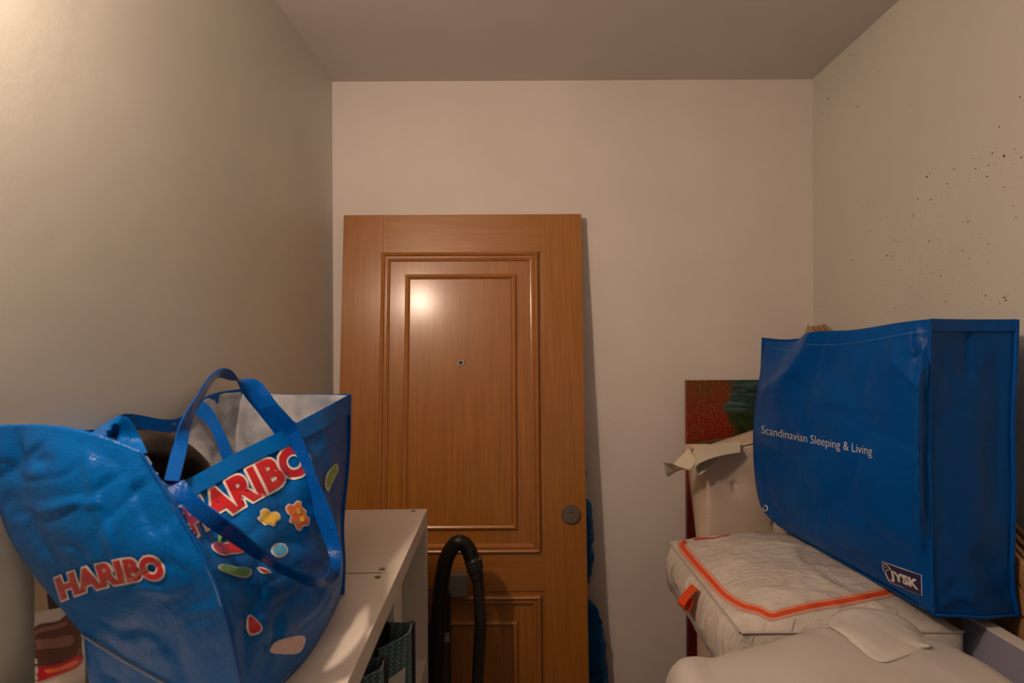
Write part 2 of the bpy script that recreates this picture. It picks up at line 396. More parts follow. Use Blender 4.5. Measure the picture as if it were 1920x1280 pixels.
# ------------------------------------------------------------------ room
YB = 1.966; XL = -0.646; XR = 1.056; ZC = CZ + 501.6 / 529; YF = -0.95
def struct(name, lo_, hi_, m): return tag(box(name, lo_, hi_, m), kind='structure')
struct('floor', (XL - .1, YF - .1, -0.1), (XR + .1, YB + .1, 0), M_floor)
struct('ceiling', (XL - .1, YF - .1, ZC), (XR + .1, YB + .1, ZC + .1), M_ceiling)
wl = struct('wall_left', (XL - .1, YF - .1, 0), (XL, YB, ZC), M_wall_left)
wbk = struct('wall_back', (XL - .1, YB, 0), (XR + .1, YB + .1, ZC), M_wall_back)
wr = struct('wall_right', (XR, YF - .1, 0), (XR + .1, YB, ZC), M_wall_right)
bm = bmesh.new()
bm_box(bm, (XL, YF - .1, 0), (-0.15, YF, ZC)); bm_box(bm, (0.75, YF - .1, 0), (XR, YF, ZC)); bm_box(bm, (-0.15, YF - .1, 2.25), (0.75, YF, ZC))
tag(from_bm('wall_front', bm, None, [M_front]), kind='structure')

# mould specks on the right wall, scuffs on the back wall
SP = [(157,222,5),(112,289,3),(272,282,3),(22,343,3),(28,350,3.5),(71,393,4.5),(187,425,4),(48,455,2.5),(837,387,4),(755,506,6),(773,624,5),(712,662,5.5),(705,706,4),(727,611,4),(740,650,4),(660,674,4),(760,690,3),(573,675,3.5),(547,735,4),(466,707,4.5),(477,692,3),(773,748,4),(430,795,3),(482,798,4.5),(412,858,4),(630,885,5),(610,887,3),(474,965,4),(514,961,3.5),(712,974,4),(308,1022,4),(326,1025,3),(350,966,3),(240,925,2.5),(230,823,2.5),(440,1049,3.5),(522,1103,4),(399,1148,3),(299,1138,3),(338,1233,4),(775,1190,8),(781,1200,5),(700,1182,4),(166,1042,3.5),(357,1080,3),(634,1034,3),(608,1003,3),(560,975,2.5),(675,937,3.5),(412,866,3),(822,868,3),(811,823,3),(843,630,4),(816,595,3.5),(92,1100,3),(28,1226,3),(404,1233,3),(541,1207,3)]
def on_right(u, v):
    d = at(u, v, 1.0) - CAM; k = XR / d.x; return CAM + d * k
def specks(name, lst, plane, m, parent):
    bm = bmesh.new()
    for (u, v, r) in lst:
        p = on_right(u, v) if plane == 'R' else at(u, v, YB)
        rr = r * p.y / F * 0.62; ang = random.random() * 6; el = random.uniform(0.35, 0.9); vs = []
        for k in range(7):
            a = k / 7 * 2 * PI; q = rr * random.uniform(0.6, 1.2); x, y = q * math.cos(a) * el, q * math.sin(a) * 1.25
            x, y = x * math.cos(ang) - y * math.sin(ang), x * math.sin(ang) + y * math.cos(ang)
            vs.append(bm.verts.new(p + (Vector((-0.0004, x * 1.3, y)) if plane == 'R' else Vector((x, -0.0004, y)))))
        bm.faces.new(vs)
    return tag(from_bm(name, bm, parent, [m]), kind='stuff')
specks('mould_specks', [(1520 + x / 2.133, y / 2.133, r / 1.35) for x, y, r in SP], 'R', M_speck, wr)
ex = []
for _ in range(230):
    cx, cy, sx, sy = random.choice([(560, 1040, 120, 110), (560, 1040, 120, 110), (640, 1180, 90, 60), (740, 660, 70, 60), (480, 800, 80, 80), (300, 1050, 160, 120)])
    x, y = random.gauss(cx, sx), random.gauss(cy, sy)
    if 10 < x < 850 and 200 < y < 1270: ex.append((1520 + x / 2.133, y / 2.133, random.uniform(0.7, 1.8)))
for _ in range(25): ex.append((random.uniform(1530, 1915), random.uniform(120, 590), random.uniform(0.6, 1.3)))
specks('faint_mould_specks', ex, 'R', M_speck2, wr)
specks('scuffs', [(1143, 787, 1.6), (1148, 794, 1.2), (1150, 798, 1.8), (1154, 803, 1.3), (1158, 809, 1.3), (1154, 828, 1.2), (1107, 766, 1.2)], 'B', mat('faint_scuff', (0.50, 0.43, 0.36), 0.9), wbk)

# ------------------------------------------------------------------ leaning wooden door leaf
DW, DH, TH = 0.824, 2.035, 0.042
tp = at(1090, 401, 1.922); tl = at(644.5, 401, 1.922)
LEAN = 0.093
door = empty('wooden_door', (tl.x, tp.y - DH * math.sin(LEAN), tp.z - DH * math.cos(LEAN)), (-LEAN, 0, 0))
DW = (tp.x - tl.x)
tag(door, 'varnished oak door leaf with raised mouldings leaning upright against the back wall', 'door')
box('core', (0.002, 0.004, 0), (DW - 0.002, TH, DH), M_wood, door)
sw = 0.138
for x0 in (0, DW - sw): box('stile', (x0, 0, 0), (x0 + sw, 0.006, DH), M_wood, door, 0.0007)
for z0, z1 in ((0, 0.135), (0.775, 0.905), (DH - 0.134, DH)): box('rail', (sw, 0, z0), (DW - sw, 0.006, z1), M_wood_h, door, 0.0007)
# mouldings: rectangular frames with a mitred profile
def mould(parent, x0, x1, z0, z1, prof, name):
    """prof: (inset, height) pairs; one mesh per side"""
    for side in range(4):
        bm = bmesh.new(); rows = []
        for ins, h in prof:
            a, b, c, d = (x0 + ins, z0 + ins), (x1 - ins, z0 + ins), (x1 - ins, z1 - ins), (x0 + ins, z1 - ins)
            e = [(a, b), (b, c), (c, d), (d, a)][side]
            hh = h * 1.45 if h > 0 else h
            rows.append([Vector((e[0][0], -hh, e[0][1])), Vector((e[1][0], -hh, e[1][1]))])
        grid_faces(bm, rows)
        for f in bm.faces: f.smooth = False
        bmesh.ops.recalc_face_normals(bm, faces=bm.faces)
        if sum(f.normal.y for f in bm.faces) > 0: bmesh.ops.reverse_faces(bm, faces=bm.faces)
        from_bm(name, bm, parent, [M_wood_mould_h if side in (0, 2) else M_wood_mould])
OUT = [(0.0, -0.001), (0.0, 0.004), (0.003, 0.0075), (0.007, 0.009), (0.011, 0.0075), (0.0135, 0.003), (0.0155, 0.003), (0.018, 0.0058), (0.022, 0.0058), (0.025, 0.003), (0.028, 0.0025), (0.030, -0.003)]
INN = [(0.0, -0.006), (0.0, 0.001), (0.003, 0.005), (0.008, 0.0065), (0.0125, 0.005), (0.015, 0.001), (0.017, 0.0015), (0.019, -0.0055)]
def dl(u, v):
    """door-local x, z of a pixel on its front face"""
    d = at(u, v, 1.0) - CAM; n = Vector((0, -math.cos(LEAN), math.sin(LEAN))); o = Vector(door.location)
    k = (o - CAM).dot(n) / d.dot(n); p = CAM + d * k - o
    return p.x, p.y * math.sin(LEAN) + p.z * math.cos(LEAN)
x0, z1 = dl(716, 474); x1, z0 = dl(1014, 1036)
ix0, iz1 = dl(760, 514.5); ix1, iz0 = dl(970, 992)
mould(door, x0, x1, z0, z1, OUT, 'outer_moulding'); mould(door, ix0, ix1, iz0, iz1, INN, 'inner_moulding')
_, lz1 = dl(1014, 1115); _, liz1 = dl(970, 1163)
mould(door, x0, x1, 0.13, lz1, OUT, 'outer_moulding'); mould(door, ix0, ix1, 0.21, liz1, INN, 'inner_moulding')
box('upper_panel', (ix0 + 0.018, -0.0012, iz0 + 0.018), (ix1 - 0.018, 0.005, iz1 - 0.018), M_wood, door)
box('lower_panel', (ix0 + 0.018, -0.0012, 0.228), (ix1 - 0.018, 0.005, liz1 - 0.018), M_wood, door)
def disc(name, c, r0, r1, d, m, parent, seg=40):
    bm = bmesh.new(); rows = []
    for (r, y) in ((r0, 0.0), (r0, -d * 0.7), (r0 - (r0 - r1) * 0.4, -d), (r1, -d), (0.0001, -d)):
        rows.append([Vector((c[0] + r * math.cos(a), y, c[1] + r * math.sin(a))) for a in [2 * PI * k / seg for k in range(seg + 1)]])
    grid_faces(bm, rows); bmesh.ops.remove_doubles(bm, verts=bm.verts, dist=1e-6); bmesh.ops.recalc_face_normals(bm, faces=bm.faces)
    o = from_bm(name, bm, parent, [m])
    for p in o.data.polygons: p.use_smooth = True
    md = o.modifiers.new('e', 'EDGE_SPLIT'); md.split_angle = 0.6; return o
px, pz = dl(864, 680)
ph = disc('peephole', (px, pz), 0.0125, 0.0085, 0.004, M_steel, door); disc('peephole_lens', (px, pz), 0.0078, 0.006, 0.0048, M_lens, ph)
cx, cz = dl(1070, 963)
lock = disc('lock_rosette', (cx, cz), 0.0305, 0.025, 0.012, M_steel, door)
disc('cylinder', (cx, cz + 0.004), 0.0115, 0.010, 0.0135, M_steel, lock)
box('keyhole', (cx - 0.0068, -0.0145, cz + 0.0046), (cx + 0.0068, -0.013, cz + 0.0066), M_dark, lock)
bm = bmesh.new(); bm_box(bm, (cx - 0.0045, -0.0140, cz - 0.019), (cx + 0.0055, -0.012, cz - 0.002), 0.0006); from_bm('cylinder_lower', bm, lock, [M_brass])
kx, kz = dl(860, 1085)
hd = box('square_handle', (kx - 0.031, -0.046, kz - 0.042), (kx + 0.031, -0.0005, kz + 0.025), M_handle, door, 0.002)
box('handle_neck', (kx - 0.014, -0.03, kz - 0.018), (kx + 0.014, 0.0, kz + 0.012), M_steel, hd, 0.001)
box('latch_bolt', (DW - 0.002, 0.012, dl(1098, 897)[1]), (DW + 0.006, 0.03, dl(1098, 884)[1]), M_brass, door, 0.001)
for v_ in (515, 528):
    z_ = dl(640, v_)[1]; box('hinge_pin', (-0.006, 0.02, z_ - 0.004), (0.003, 0.03, z_ + 0.004), M_brass if v_ == 515 else M_lam, door, 0.001)

# ------------------------------------------------------------------ white cube shelving along the left wall
YS = 1.472; XS = -0.2365; HS = 1.131; UL = 0.421
ang = math.atan(0.0266)
def shelf_unit(k, label):
    yo = YS - UL * (k + 1)
    r = empty('shelf_unit', (XS + 0.0266 * (YS - yo), yo, 0), (0, 0, ang)); tag(r, label, 'shelving', 'white cube shelving units in a row along the left wall')
    D = 0.39; T = 0.038
    if k == 0: D = 0.385
    g = 0.0006
    box('top_board', (-D, g, HS - T), (0, UL - g, HS), M_lam, r, 0.0012)
    box('bottom_board', (-D, g, 0), (0, UL - g, T), M_lam, r, 0.0012)
    for y0, y1 in ((g, T), (UL - T, UL - g)): box('side_panel', (-D, y0, T), (0, y1, HS - T), M_lam, r, 0.0008)
    for i in (1, 2):
        z = HS - T - i * 0.3435 - (i - 1) * 0.016; box('shelf_board', (-D + .002, T, z - 0.016), (-0.001, UL - T, z), M_lam, r, 0.0006)
    for y in (0.019, UL - 0.019):
        for x in (-0.034, -D + 0.05):
            bm = bmesh.new(); bmesh.ops.create_cone(bm, cap_ends=True, segments=20, radius1=0.0056, radius2=0.0056, depth=0.0012, matrix=Matrix.Translation((x, y, HS + 0.0003)))
            sc = from_bm('screw', bm, r, [M_cam]); bm = bmesh.new(); bm_box(bm, (x - 0.0025, y - 0.001, HS + 0.0008), (x + 0.0025, y + 0.001, HS + 0.0012)); from_bm('screw_socket', bm, sc, [M_lam])
    if k == 0: box('edge_scratch', (-.12, .0012, HS - .0002), (-.032, .0034, HS + .0003), mat('brown_scratch', (0.25, 0.14, 0.08), 0.8), r)
    return r
shelf_unit(0, 'white open cube shelving unit nearest the oak door, end panel facing the hose')
shelf_unit(1, 'white open cube shelving unit below the blue shopper, second from the oak door')
shelf_unit(2, 'white open cube shelving unit at the bottom left corner, nearest the viewer')

# ------------------------------------------------------------------ big blue candy shopper on the shelf
bag = empty('shopping_bag', (-0.42, 0.82, HS)); 
tag(bag, 'blue woven plastic shopper with red lettering and sweets prints standing open on the shelf', 'bag')
def W(o):  # parents at an offset: keep world coordinates
    return o
# body panels are modelled in world space, so parent with an inverse
class Keep:
    def __init__(s, root): s.root = root
    def __call__(s, o): o.parent = s.root; o.matrix_parent_inverse = Matrix.Translation(-Vector(s.root.location)); return o
kb = Keep(bag)
G = [[(-34, 797, .66), (85, 796, .625), (178, 812, .61), (265, 846, .60)],
     [(-24, 880, .655), (90, 900, .60), (200, 930, .585), (332, 955, .58)],
     [(14, 1000, .65), (120, 1010, .595), (250, 1050, .57), (400, 1080, .56)],
     [(66, 1082, .645), (180, 1120, .60), (300, 1160, .575), (432, 1185, .565)],
     [(155, 1188, .64), (240, 1240, .62), (345, 1298, .605), (470, 1366, .62)]]
FR = [[(265, 846, .60), (318, 908, .665), (450, 845, .80), (560, 790, .93), (655, 739, 1.12)],
      [(332, 955, .58), (400, 990, .66), (500, 930, .775), (600, 885, .91), (653, 855, 1.10)],
      [(400, 1080, .56), (455, 1085, .635), (540, 1035, .75), (612, 1000, .875), (642, 975, 1.03)],
      [(432, 1185, .565), (490, 1175, .635), (560, 1135, .735), (628, 1092, .855), (644, 1052, .985)],
      [(470, 1366, .62), (530, 1284, .70), (575, 1234, .76), (614, 1172, .85), (642, 1113, .96)]]
def C(g): return [[at(*p) for p in r] for r in g]
Gc, Fc = C(G), C(FR)
D_ = at(455, 729, 1.20)
top_back = [at(-34, 797, .66), at(190, 806, .80), at(235, 777, .90), at(330, 786, 1.0), at(392, 742, 1.1), D_]
mid1 = [Gc[1][0], Vector((-.625, .80, 1.40)), Vector((-.63, .90, 1.40)), Vector((-.615, 1.0, 1.39)), Vector((-.60, 1.08, 1.38)), Vector((-.59, 1.17, 1.37))]
mid2 = [Gc[2][0], Vector((-.545, .78, 1.33)), Vector((-.55, .88, 1.33)), Vector((-.55, .96, 1.32)), Vector((-.55, 1.03, 1.31)), Vector((-.55, 1.10, 1.30))]
mid3 = [Gc[3][0], Vector((-.53, .76, 1.25)), Vector((-.53, .84, 1.25)), Vector((-.53, .90, 1.24)), Vector((-.53, .97, 1.23)), Vector((-.53, 1.04, 1.22))]
bot_back = [Gc[4][0], Vector((-.525, .74, 1.16)), Vector((-.53, .80, 1.136)), Vector((-.53, .87, 1.1365)), Vector((-.53, .93, 1.1365)), Vector((-.52, .99, 1.1365))]
Bc = [top_back, mid1, mid2, mid3, bot_back]
Ec = [[D_, at(520, 738, 1.19), at(590, 739, 1.16), Fc[0][4]],
      [mid1[5], Vector((-.53, 1.14, 1.37)), Vector((-.43, 1.11, 1.37)), Fc[1][4]],
      [mid2[5], Vector((-.49, 1.08, 1.30)), Vector((-.42, 1.06, 1.27)), Fc[2][4]],
      [mid3[5], Vector((-.48, 1.03, 1.22)), Vector((-.40, 1.01, 1.19)), Fc[3][4]],
      [bot_back[5], Vector((-.46, 1.0, 1.1365)), Vector((-.38, .98, 1.1365)), Fc[4][4]]]
Uc = [Gc[4], [(-.0, 0, 0)] * 4, [(0, 0, 0)] * 4]
base_far = [bot_back[5], Vector((-.46, 1.0, 1.1365)), Vector((-.38, .98, 1.1365)), Fc[4][4]]
base_mid = [Vector((-.53, .80, 1.1365)), Vector((-.45, .80, 1.1365)), Vector((-.37, .80, 1.1365)), Vector((-.29, .80, 1.1365))]
base_near = [Vector((-.505, .668, 1.14)), Vector((-.44, .655, 1.1365)), Vector((-.37, .65, 1.1365)), Vector((-.297, .65, 1.1365))]
Uc = [Gc[4], base_near, base_mid, base_far]
near_r = patch_pts(Gc, 60, 64, 0.006, 8, 1); front_r = patch_pts(Fc, 72, 64, 0.007, 9, 2); back_r = patch_pts(Bc, 60, 40, 0.012, 9, 3)
far_r = patch_pts(Ec, 40, 40, 0.012, 8, 4); und_r = patch_pts(Uc, 40, 30, 0.008, 10, 5)
for pth, am, a1, a2 in (([(158, 830), (168, 890), (190, 975), (215, 1040), (240, 1110)], .008, 10, 26), ([(-20, 905), (20, 885), (55, 868), (110, 862)], -.008, 10, 16), ([(60, 975), (90, 958), (140, 945), (200, 948)], .007, 7, 22),
    ([(200, 1130), (235, 1112), (270, 1105), (330, 1120)], .006, 6, 16), ([(215, 1195), (260, 1180), (300, 1195), (330, 1240)], -.008, 12, 24), ([(110, 1020), (130, 1060), (160, 1100)], .006, 10, 12),
    ([(60, 830), (80, 880), (70, 930)], -.006, 16, 20), ([(250, 900), (270, 960), (300, 1010)], -.006, 14, 24)): crease(near_r, pth, am, a1, a2)
for pth, am, a1, a2 in (([(395, 1110), (415, 1165), (420, 1210)], -.010, 10, 14), ([(455, 1110), (462, 1170), (455, 1230), (470, 1290)], -.012, 12, 18), ([(560, 985), (600, 960), (640, 930)], .006, 10, 14), ([(590, 860), (615, 880), (645, 900)], -.012, 14, 22), ([(500, 1110), (530, 1150), (540, 1200)], .006, 16, 24)): crease(front_r, pth, am, a1, a2)
bm = bmesh.new()
grid_faces(bm, near_r, True); grid_faces(bm, front_r, True); grid_faces(bm, back_r, False); grid_faces(bm, far_r, False); grid_faces(bm, und_r, True)
bmesh.ops.remove_doubles(bm, verts=bm.verts, dist=0.0012)
body = kb(from_bm('body', bm, None, [M_bluebag, M_inside])); solidify(body, 0.0012, 1, -1)
BV = bvh_rows(near_r, front_r); BVF = bvh_rows(front_r); BVN = bvh_rows(near_r)
# hem along the mouth
def offs(rows_top, d, n_in=1): return rows_top
def hem(name, pts, width_px_dir, m, n=90, th=0.003):
    path = [Vector(p) for p in pts]; ws = [Vector(width_px_dir)] * len(path)
    o = ribbon(name, [p - Vector(width_px_dir) * 0.9 for p in path], ws, m, None, n, th); return kb(o)
hem('hem', top_back, (0, 0, .011), M_bluetrim); hem('hem', [r for r in Ec[0]], (0, 0, .007), M_bluetrim, 40)
# front hem follows the slanting mouth edge
fe = [front_r[0][i] for i in range(0, 73, 4)]; fi = [front_r[5][i] for i in range(0, 73, 4)]
kb(ribbon('hem', [(a + b) / 2 + Vector((.002, -.003, 0)) for a, b in zip(fe, fi)][4:], [(b - a) / 2 * 1.0 for a, b in zip(fe, fi)][4:], M_bluebag, None, 90, 0.0022))
# piping on the near corner seam and on the lower edge of the end panel, far corner seam
seam = [near_r[j][60] + Vector((.001, -.003, .001)) for j in range(0, 65, 4)]
kb(tube('corner_seam', seam, 0.0016, M_bluetrim, None, 80, 8))
kb(tube('base_piping', [near_r[64][i] + Vector((0, -.002, 0)) for i in range(0, 61, 5)], 0.0013, M_worn, None, 60, 8))
kb(tube('corner_seam', [front_r[j][72] + Vector((.001, -.001, 0)) for j in range(0, 65, 4)], 0.0032, M_bluetrim, None, 80, 8))
line_s = [(268, 852), (300, 905), (333, 962), (368, 1020), (400, 1085), (418, 1135)]
kb(line_decal('worn_seam_edge', line_s, 2.6, BV, 0.0022, M_worn, None, 40, lambda t: 0.4 + 0.6 * abs(math.sin(t * 31))))
# standing handle
kb(ribbon('handle', [at(562, 862, .885), at(540, 812, .882), at(506, 770, .875), at(472, 728, .87), at(436, 705, .85), at(405, 703, .83), at(374, 745, .80), at(350, 790, .76), at(336, 845, .71), at(322, 902, .655)],
   [at(580, 852, .885) - at(562, 862, .885), at(558, 801, .882) - at(540, 812, .882), at(521, 758, .875) - at(506, 770, .875), at(487, 717, .87) - at(474, 731, .86), at(437, 712, .86) - at(437, 705, .84), at(405, 708, .845) - at(404, 702, .82), at(380, 747, .815) - at(374, 745, .80), at(359, 792, .76) - at(350, 790, .745), at(349, 848, .71) - at(336, 845, .71), at(336, 903, .655) - at(322, 902, .655)],
   M_bluetrim, None, 140, 0.0022))
# hanging handle lying over the front panel
kb(ribbon('handle', [at(330, 908, .64), at(368, 950, .625), at(425, 992, .62), at(485, 1037, .66), at(545, 1074, .69), at(597, 1092, .735), at(624, 1076, .79), at(628, 1035, .82), at(610, 975, .84), at(582, 910, .86), at(557, 855, .875), at(533, 800, .885)],
   [at(345, 900, .64) - at(330, 908, .635), at(378, 937, .62) - at(368, 950, .62), at(433, 979, .615) - at(425, 992, .62), at(490, 1028, .65) - at(485, 1037, .66), at(546, 1066, .675) - at(545, 1074, .69), at(597, 1085, .72) - at(597, 1093, .735), at(617, 1072, .78) - at(625, 1078, .79), at(616, 1036, .82) - at(628, 1035, .82), at(595, 981, .84) - at(610, 975, .84), at(566, 917, .86) - at(582, 910, .86), at(537, 864, .875) - at(557, 855, .875), at(513, 810, .885) - at(533, 800, .885)],
   M_bluetrim, None, 170, 0.0022))
# rear handle falling into the bag, and its near tab
kb(ribbon('handle', [at(368, 758, 1.06), at(386, 775, 1.03), at(404, 800, .99), at(418, 830, .96), at(428, 858, .94)], [at(380, 750, 1.06) - at(368, 758, 1.06)] + [at(398, 768, 1.03) - at(386, 775, 1.03)] + [at(414, 797, .99) - at(404, 800, .99)] * 3, M_bluetrim, None, 40, 0.002))
kb(ribbon('handle', [at(175, 822, .66), at(196, 806, .68), at(218, 801, .70), at(240, 822, .70), at(252, 850, .68)], [at(175, 830, .65) - at(175, 818, .69)] * 2 + [at(212, 815, .70) - at(228, 795, .70)] + [at(228, 822, .70) - at(252, 822, .70)] * 2, M_bluebag, None, 40, 0.002))
BVB = bvh_rows(back_r)
for p_ in ([(236, 814), (241, 808), (261, 808), (268, 815), (262, 823), (238, 823)], [(272, 822), (300, 806), (325, 795), (319, 811), (325, 829), (300, 826)]):
    kb(poly_decal('print_showing_through_outline', grow(p_, 2.5), BVB, .0020, M_white, None)); kb(poly_decal('print_showing_through', p_, BVB, .0028, mat('faded_red', (0.45, 0.10, 0.10), 0.5), None))
# lettering
qs = [(120, 1120), (310, 1082), (299, 1042), (108, 1082)]
kb(decal_bm('lettering_outline', text_px('HARIBO', qs, 0.11, 1.08, 0, 9), BVN, 0.0012, M_white, None)); kb(decal_bm('lettering', text_px('HARIBO', qs, 0.05, 1.08, 0, 9), BVN, 0.0020, M_red, None))
ql = [(358, 1006), (584, 877), (560, 830), (334, 955)]
kb(decal_bm('lettering_outline', text_px('HARIBO', ql, 0.11, 1.06, 0, 4), BVF, 0.0012, M_white, None)); kb(decal_bm('lettering', text_px('HARIBO', ql, 0.05, 1.06, 0, 4), BVF, 0.0020, M_red, None))
# printed sweets
def sweet(name, pts, m, extra=()):
    o = kb(poly_decal(name + '_outline', grow(pts, 3), BVF, 0.0011, M_white, None)); o2 = kb(poly_decal(name, pts, BVF, 0.0018, m, None))
    for e, mm in extra: kb(poly_decal(name + '_detail', e, BVF, 0.0024, mm, None))
sweet('printed_gummy', [(484, 972), (490, 967), (489, 961), (495, 956), (502, 958), (506, 963), (513, 961), (521, 966), (521, 974), (515, 977), (511, 985), (503, 981), (497, 983), (491, 978)], M_yellow)
sweet('printed_gummy', [(536, 954), (542, 947), (549, 949), (556, 942), (563, 944), (564, 953), (571, 959), (570, 966), (577, 971), (575, 983), (567, 984), (562, 992), (555, 990), (551, 980), (543, 977), (546, 968), (540, 963)], M_orange, [([(553, 955), (559, 953), (561, 962), (555, 964)], M_yellow), ([(560, 970), (566, 968), (568, 976), (562, 978)], M_yellow)])
sweet('printed_cherry', [(398, 1024), (408, 1018), (424, 1021), (438, 1014), (456, 1018), (462, 1028), (452, 1036), (435, 1037), (420, 1040), (404, 1034)], M_red, [([(406, 1018), (408, 1006), (418, 1004), (430, 1014), (424, 1017), (417, 1009), (412, 1012), (411, 1022)], M_green)])
sweet('printed_crocodile_sweet', [(410, 1063), (422, 1060), (440, 1066), (464, 1066), (466, 1078), (452, 1082), (432, 1075), (415, 1070)], M_green)
sweet('printed_drop', [(483, 1066), (494, 1068), (504, 1073), (492, 1073)], M_red)
sweet('printed_bubble', [(512, 1026), (520, 1021), (531, 1023), (536, 1033), (530, 1041), (519, 1042), (510, 1035)], M_cyan)
sweet('printed_strawberry_sweet', [(464, 1158), (473, 1159), (487, 1175), (482, 1185), (468, 1188), (463, 1176)], M_red)
sweet('printed_marshmallow', [(508, 1215), (520, 1203), (545, 1195), (566, 1194), (567, 1206), (556, 1222), (530, 1223), (511, 1222)], M_pink)
sweet('printed_worm_sweet', [(628, 872), (631, 884), (622, 900), (616, 918), (610, 908), (614, 890)], M_green)
# black hose stored inside the bag
coil = tube('coiled_hose', [at(205, 905, .74), at(232, 862, .77), at(270, 846, .80), at(318, 858, .83), at(362, 895, .86), at(410, 950, .86), at(440, 1010, .84)], 0.029, M_hose, None, 110, 20, 0.0018)
tag(coil, 'black corrugated vacuum hose lying inside the blue candy shopper', 'hose')

# printed carton behind the shopper, against the left wall
bx = empty('printed_carton', (-.577, .716, HS)); tag(bx, 'white carton with brown food picture and red banner in the bottom left corner', 'box')
kx_ = Keep(bx)
kx_(box('carton_body', (-.6095, .70, HS), (-.5455, .733, HS + .142), mat('carton_white', (0.55, 0.50, 0.44), 0.5), None, 0.001))
BVX = bvh_rows([[Vector((-.6095, .6995, HS + .142)), Vector((-.5455, .6995, HS + .142))], [Vector((-.6095, .6995, HS)), Vector((-.5455, .6995, HS))]])
Mb = mat('print_brown', (0.10, 0.035, 0.025), 0.35); Mb2 = mat('print_mauve', (0.23, 0.11, 0.09), 0.35); Mb3 = mat('print_beige', (0.42, 0.30, 0.2), 0.4); Mb4 = mat('print_dark', (0.02, 0.012, 0.01), 0.4)
for nm, p, m_, o_ in (('print', [(65, 1062), (96, 1062), (92, 1142), (65, 1146)], Mb3, 0.0004), ('print', [(88, 1112), (118, 1115), (120, 1138), (92, 1142)], Mb4, 0.0006),
    ('print', [(65, 1190), (70, 1172), (110, 1164), (130, 1148), (150, 1168), (152, 1220), (148, 1236), (65, 1248), (65, 1230)], Mb, 0.0005),
    ('print', [(65, 1186), (75, 1176), (105, 1170), (125, 1164), (124, 1172), (100, 1180), (75, 1185), (65, 1190)], Mb2, 0.0007), ('print', [(65, 1200), (100, 1196), (135, 1190), (135, 1208), (100, 1214), (65, 1216)], Mb2, 0.0006),
    ('print', [(65, 1252), (100, 1246), (130, 1236), (152, 1226), (152, 1244), (130, 1258), (100, 1268), (65, 1277)], M_red, 0.0008),
    ('print', [(86, 1254), (110, 1250), (135, 1240), (146, 1236), (144, 1244), (120, 1254), (92, 1261)], M_orange, 0.0010)):
    kx_(poly_decal(nm, p, BVX, o_, m_, None, 12, len(p) > 4))
kx_(box('carton_side', (-.5453, .7005, HS + .03), (-.5447, .7325, HS + .142), mat('print_ochre', (0.40, 0.16, 0.02), 0.4), None))

# ------------------------------------------------------------------ two dotted fabric bags in the cubes
def cube_bag(lo_, hi_, label, skew):
    r = empty('fabric_bag', ((lo_[0] + hi_[0]) / 2, (lo_[1] + hi_[1]) / 2, lo_[2])); tag(r, label, 'bag'); k = Keep(r)
    x0, y0, z0 = lo_; x1, y1, z1 = hi_
    bm = bmesh.new()
    cn = [[Vector((x0, y0, z1)), Vector((x0, y0, z0))], [Vector((x1 - .05, y0 + .002, z1 - skew)), Vector((x1 - .05, y0, z0))], [Vector((x1, y0 + .012, z1)), Vector((x1, y0, z0))], [Vector((x1, y1, z1)), Vector((x1, y1, z0))], [Vector((x0, y1, z1)), Vector((x0, y1, z0))], [Vector((x0, y0, z1)), Vector((x0, y0, z0))]]
    grid_faces(bm, cn)
    for f in bm.faces: f.smooth = False
    bm.faces.new([bm.verts.new(Vector(p)) for p in ((x0, y0, z0), (x0, y1, z0), (x1, y1, z0), (x1, y0, z0))])
    o = k(from_bm('body', bm, None, [M_teal])); solidify(o, 0.0015, 0, 0)
    k(tube('piping', [(x1, y1 - .004, z1 + .002), (x1, y1 - .006, (z0 + z1) / 2), (x1 - .004, y1 - .006, z0 + .003)], 0.0062, M_black, None, 20, 8))
    k(tube('piping', [(x1 - .05, y0 - .001, z1 - skew), (x1 - .052, y0 - .003, (z0 + z1) / 2), (x1 - .052, y0 - .001, z0 + .003)], 0.0045, M_black, None, 20, 8))
    k(ribbon('handle', [(x1 - .05, y0 + .01, z1 - .05), (x1 - .055, y0 + .014, z1 - .01), (x1 - .05, y0 + .02, z1 + .012), (x1 - .045, y1 - .01, z1 - .005), (x1 - .05, y1 - .012, z1 - .05)], [(.006, 0.006, 0)] * 5, M_black, None, 30, 0.002))
    k(tube('rim', [(x1 - .05, y0, z1 - skew), (x1 - .025, y0 + .006, z1 - skew * .6), (x1, y0 + .012, z1), (x1 - .001, y1, z1 + .001)], 0.0009, M_worn, None, 20, 6))
    bm = bmesh.new(); ps = [(x1 - .049, y0 - .002, z0 + .01), (x1 - .004, y0 - .002, z0 + .01), (x1 - .004, y0 + .004, z1 - .055), (x1 - .049, y0 - .001, z1 - .085)]
    bm.faces.new([bm.verts.new(Vector(p)) for p in ps]); o = k(from_bm('pale_panel', bm, None, [M_lam])); solidify(o, 0.001, 0, 0)
    return r
ZF = HS - 0.038 - 0.3435
cube_bag((-.50, .955, ZF), (-.190, 1.005, 1.060), 'dark teal dotted fabric bag with black piping sticking out of the cube', 0.022)
cube_bag((-.50, .825, ZF), (-.207, .868, 1.072), 'dark teal fabric bag nearer the viewer at the bottom edge, behind the shelf top', 0.015)

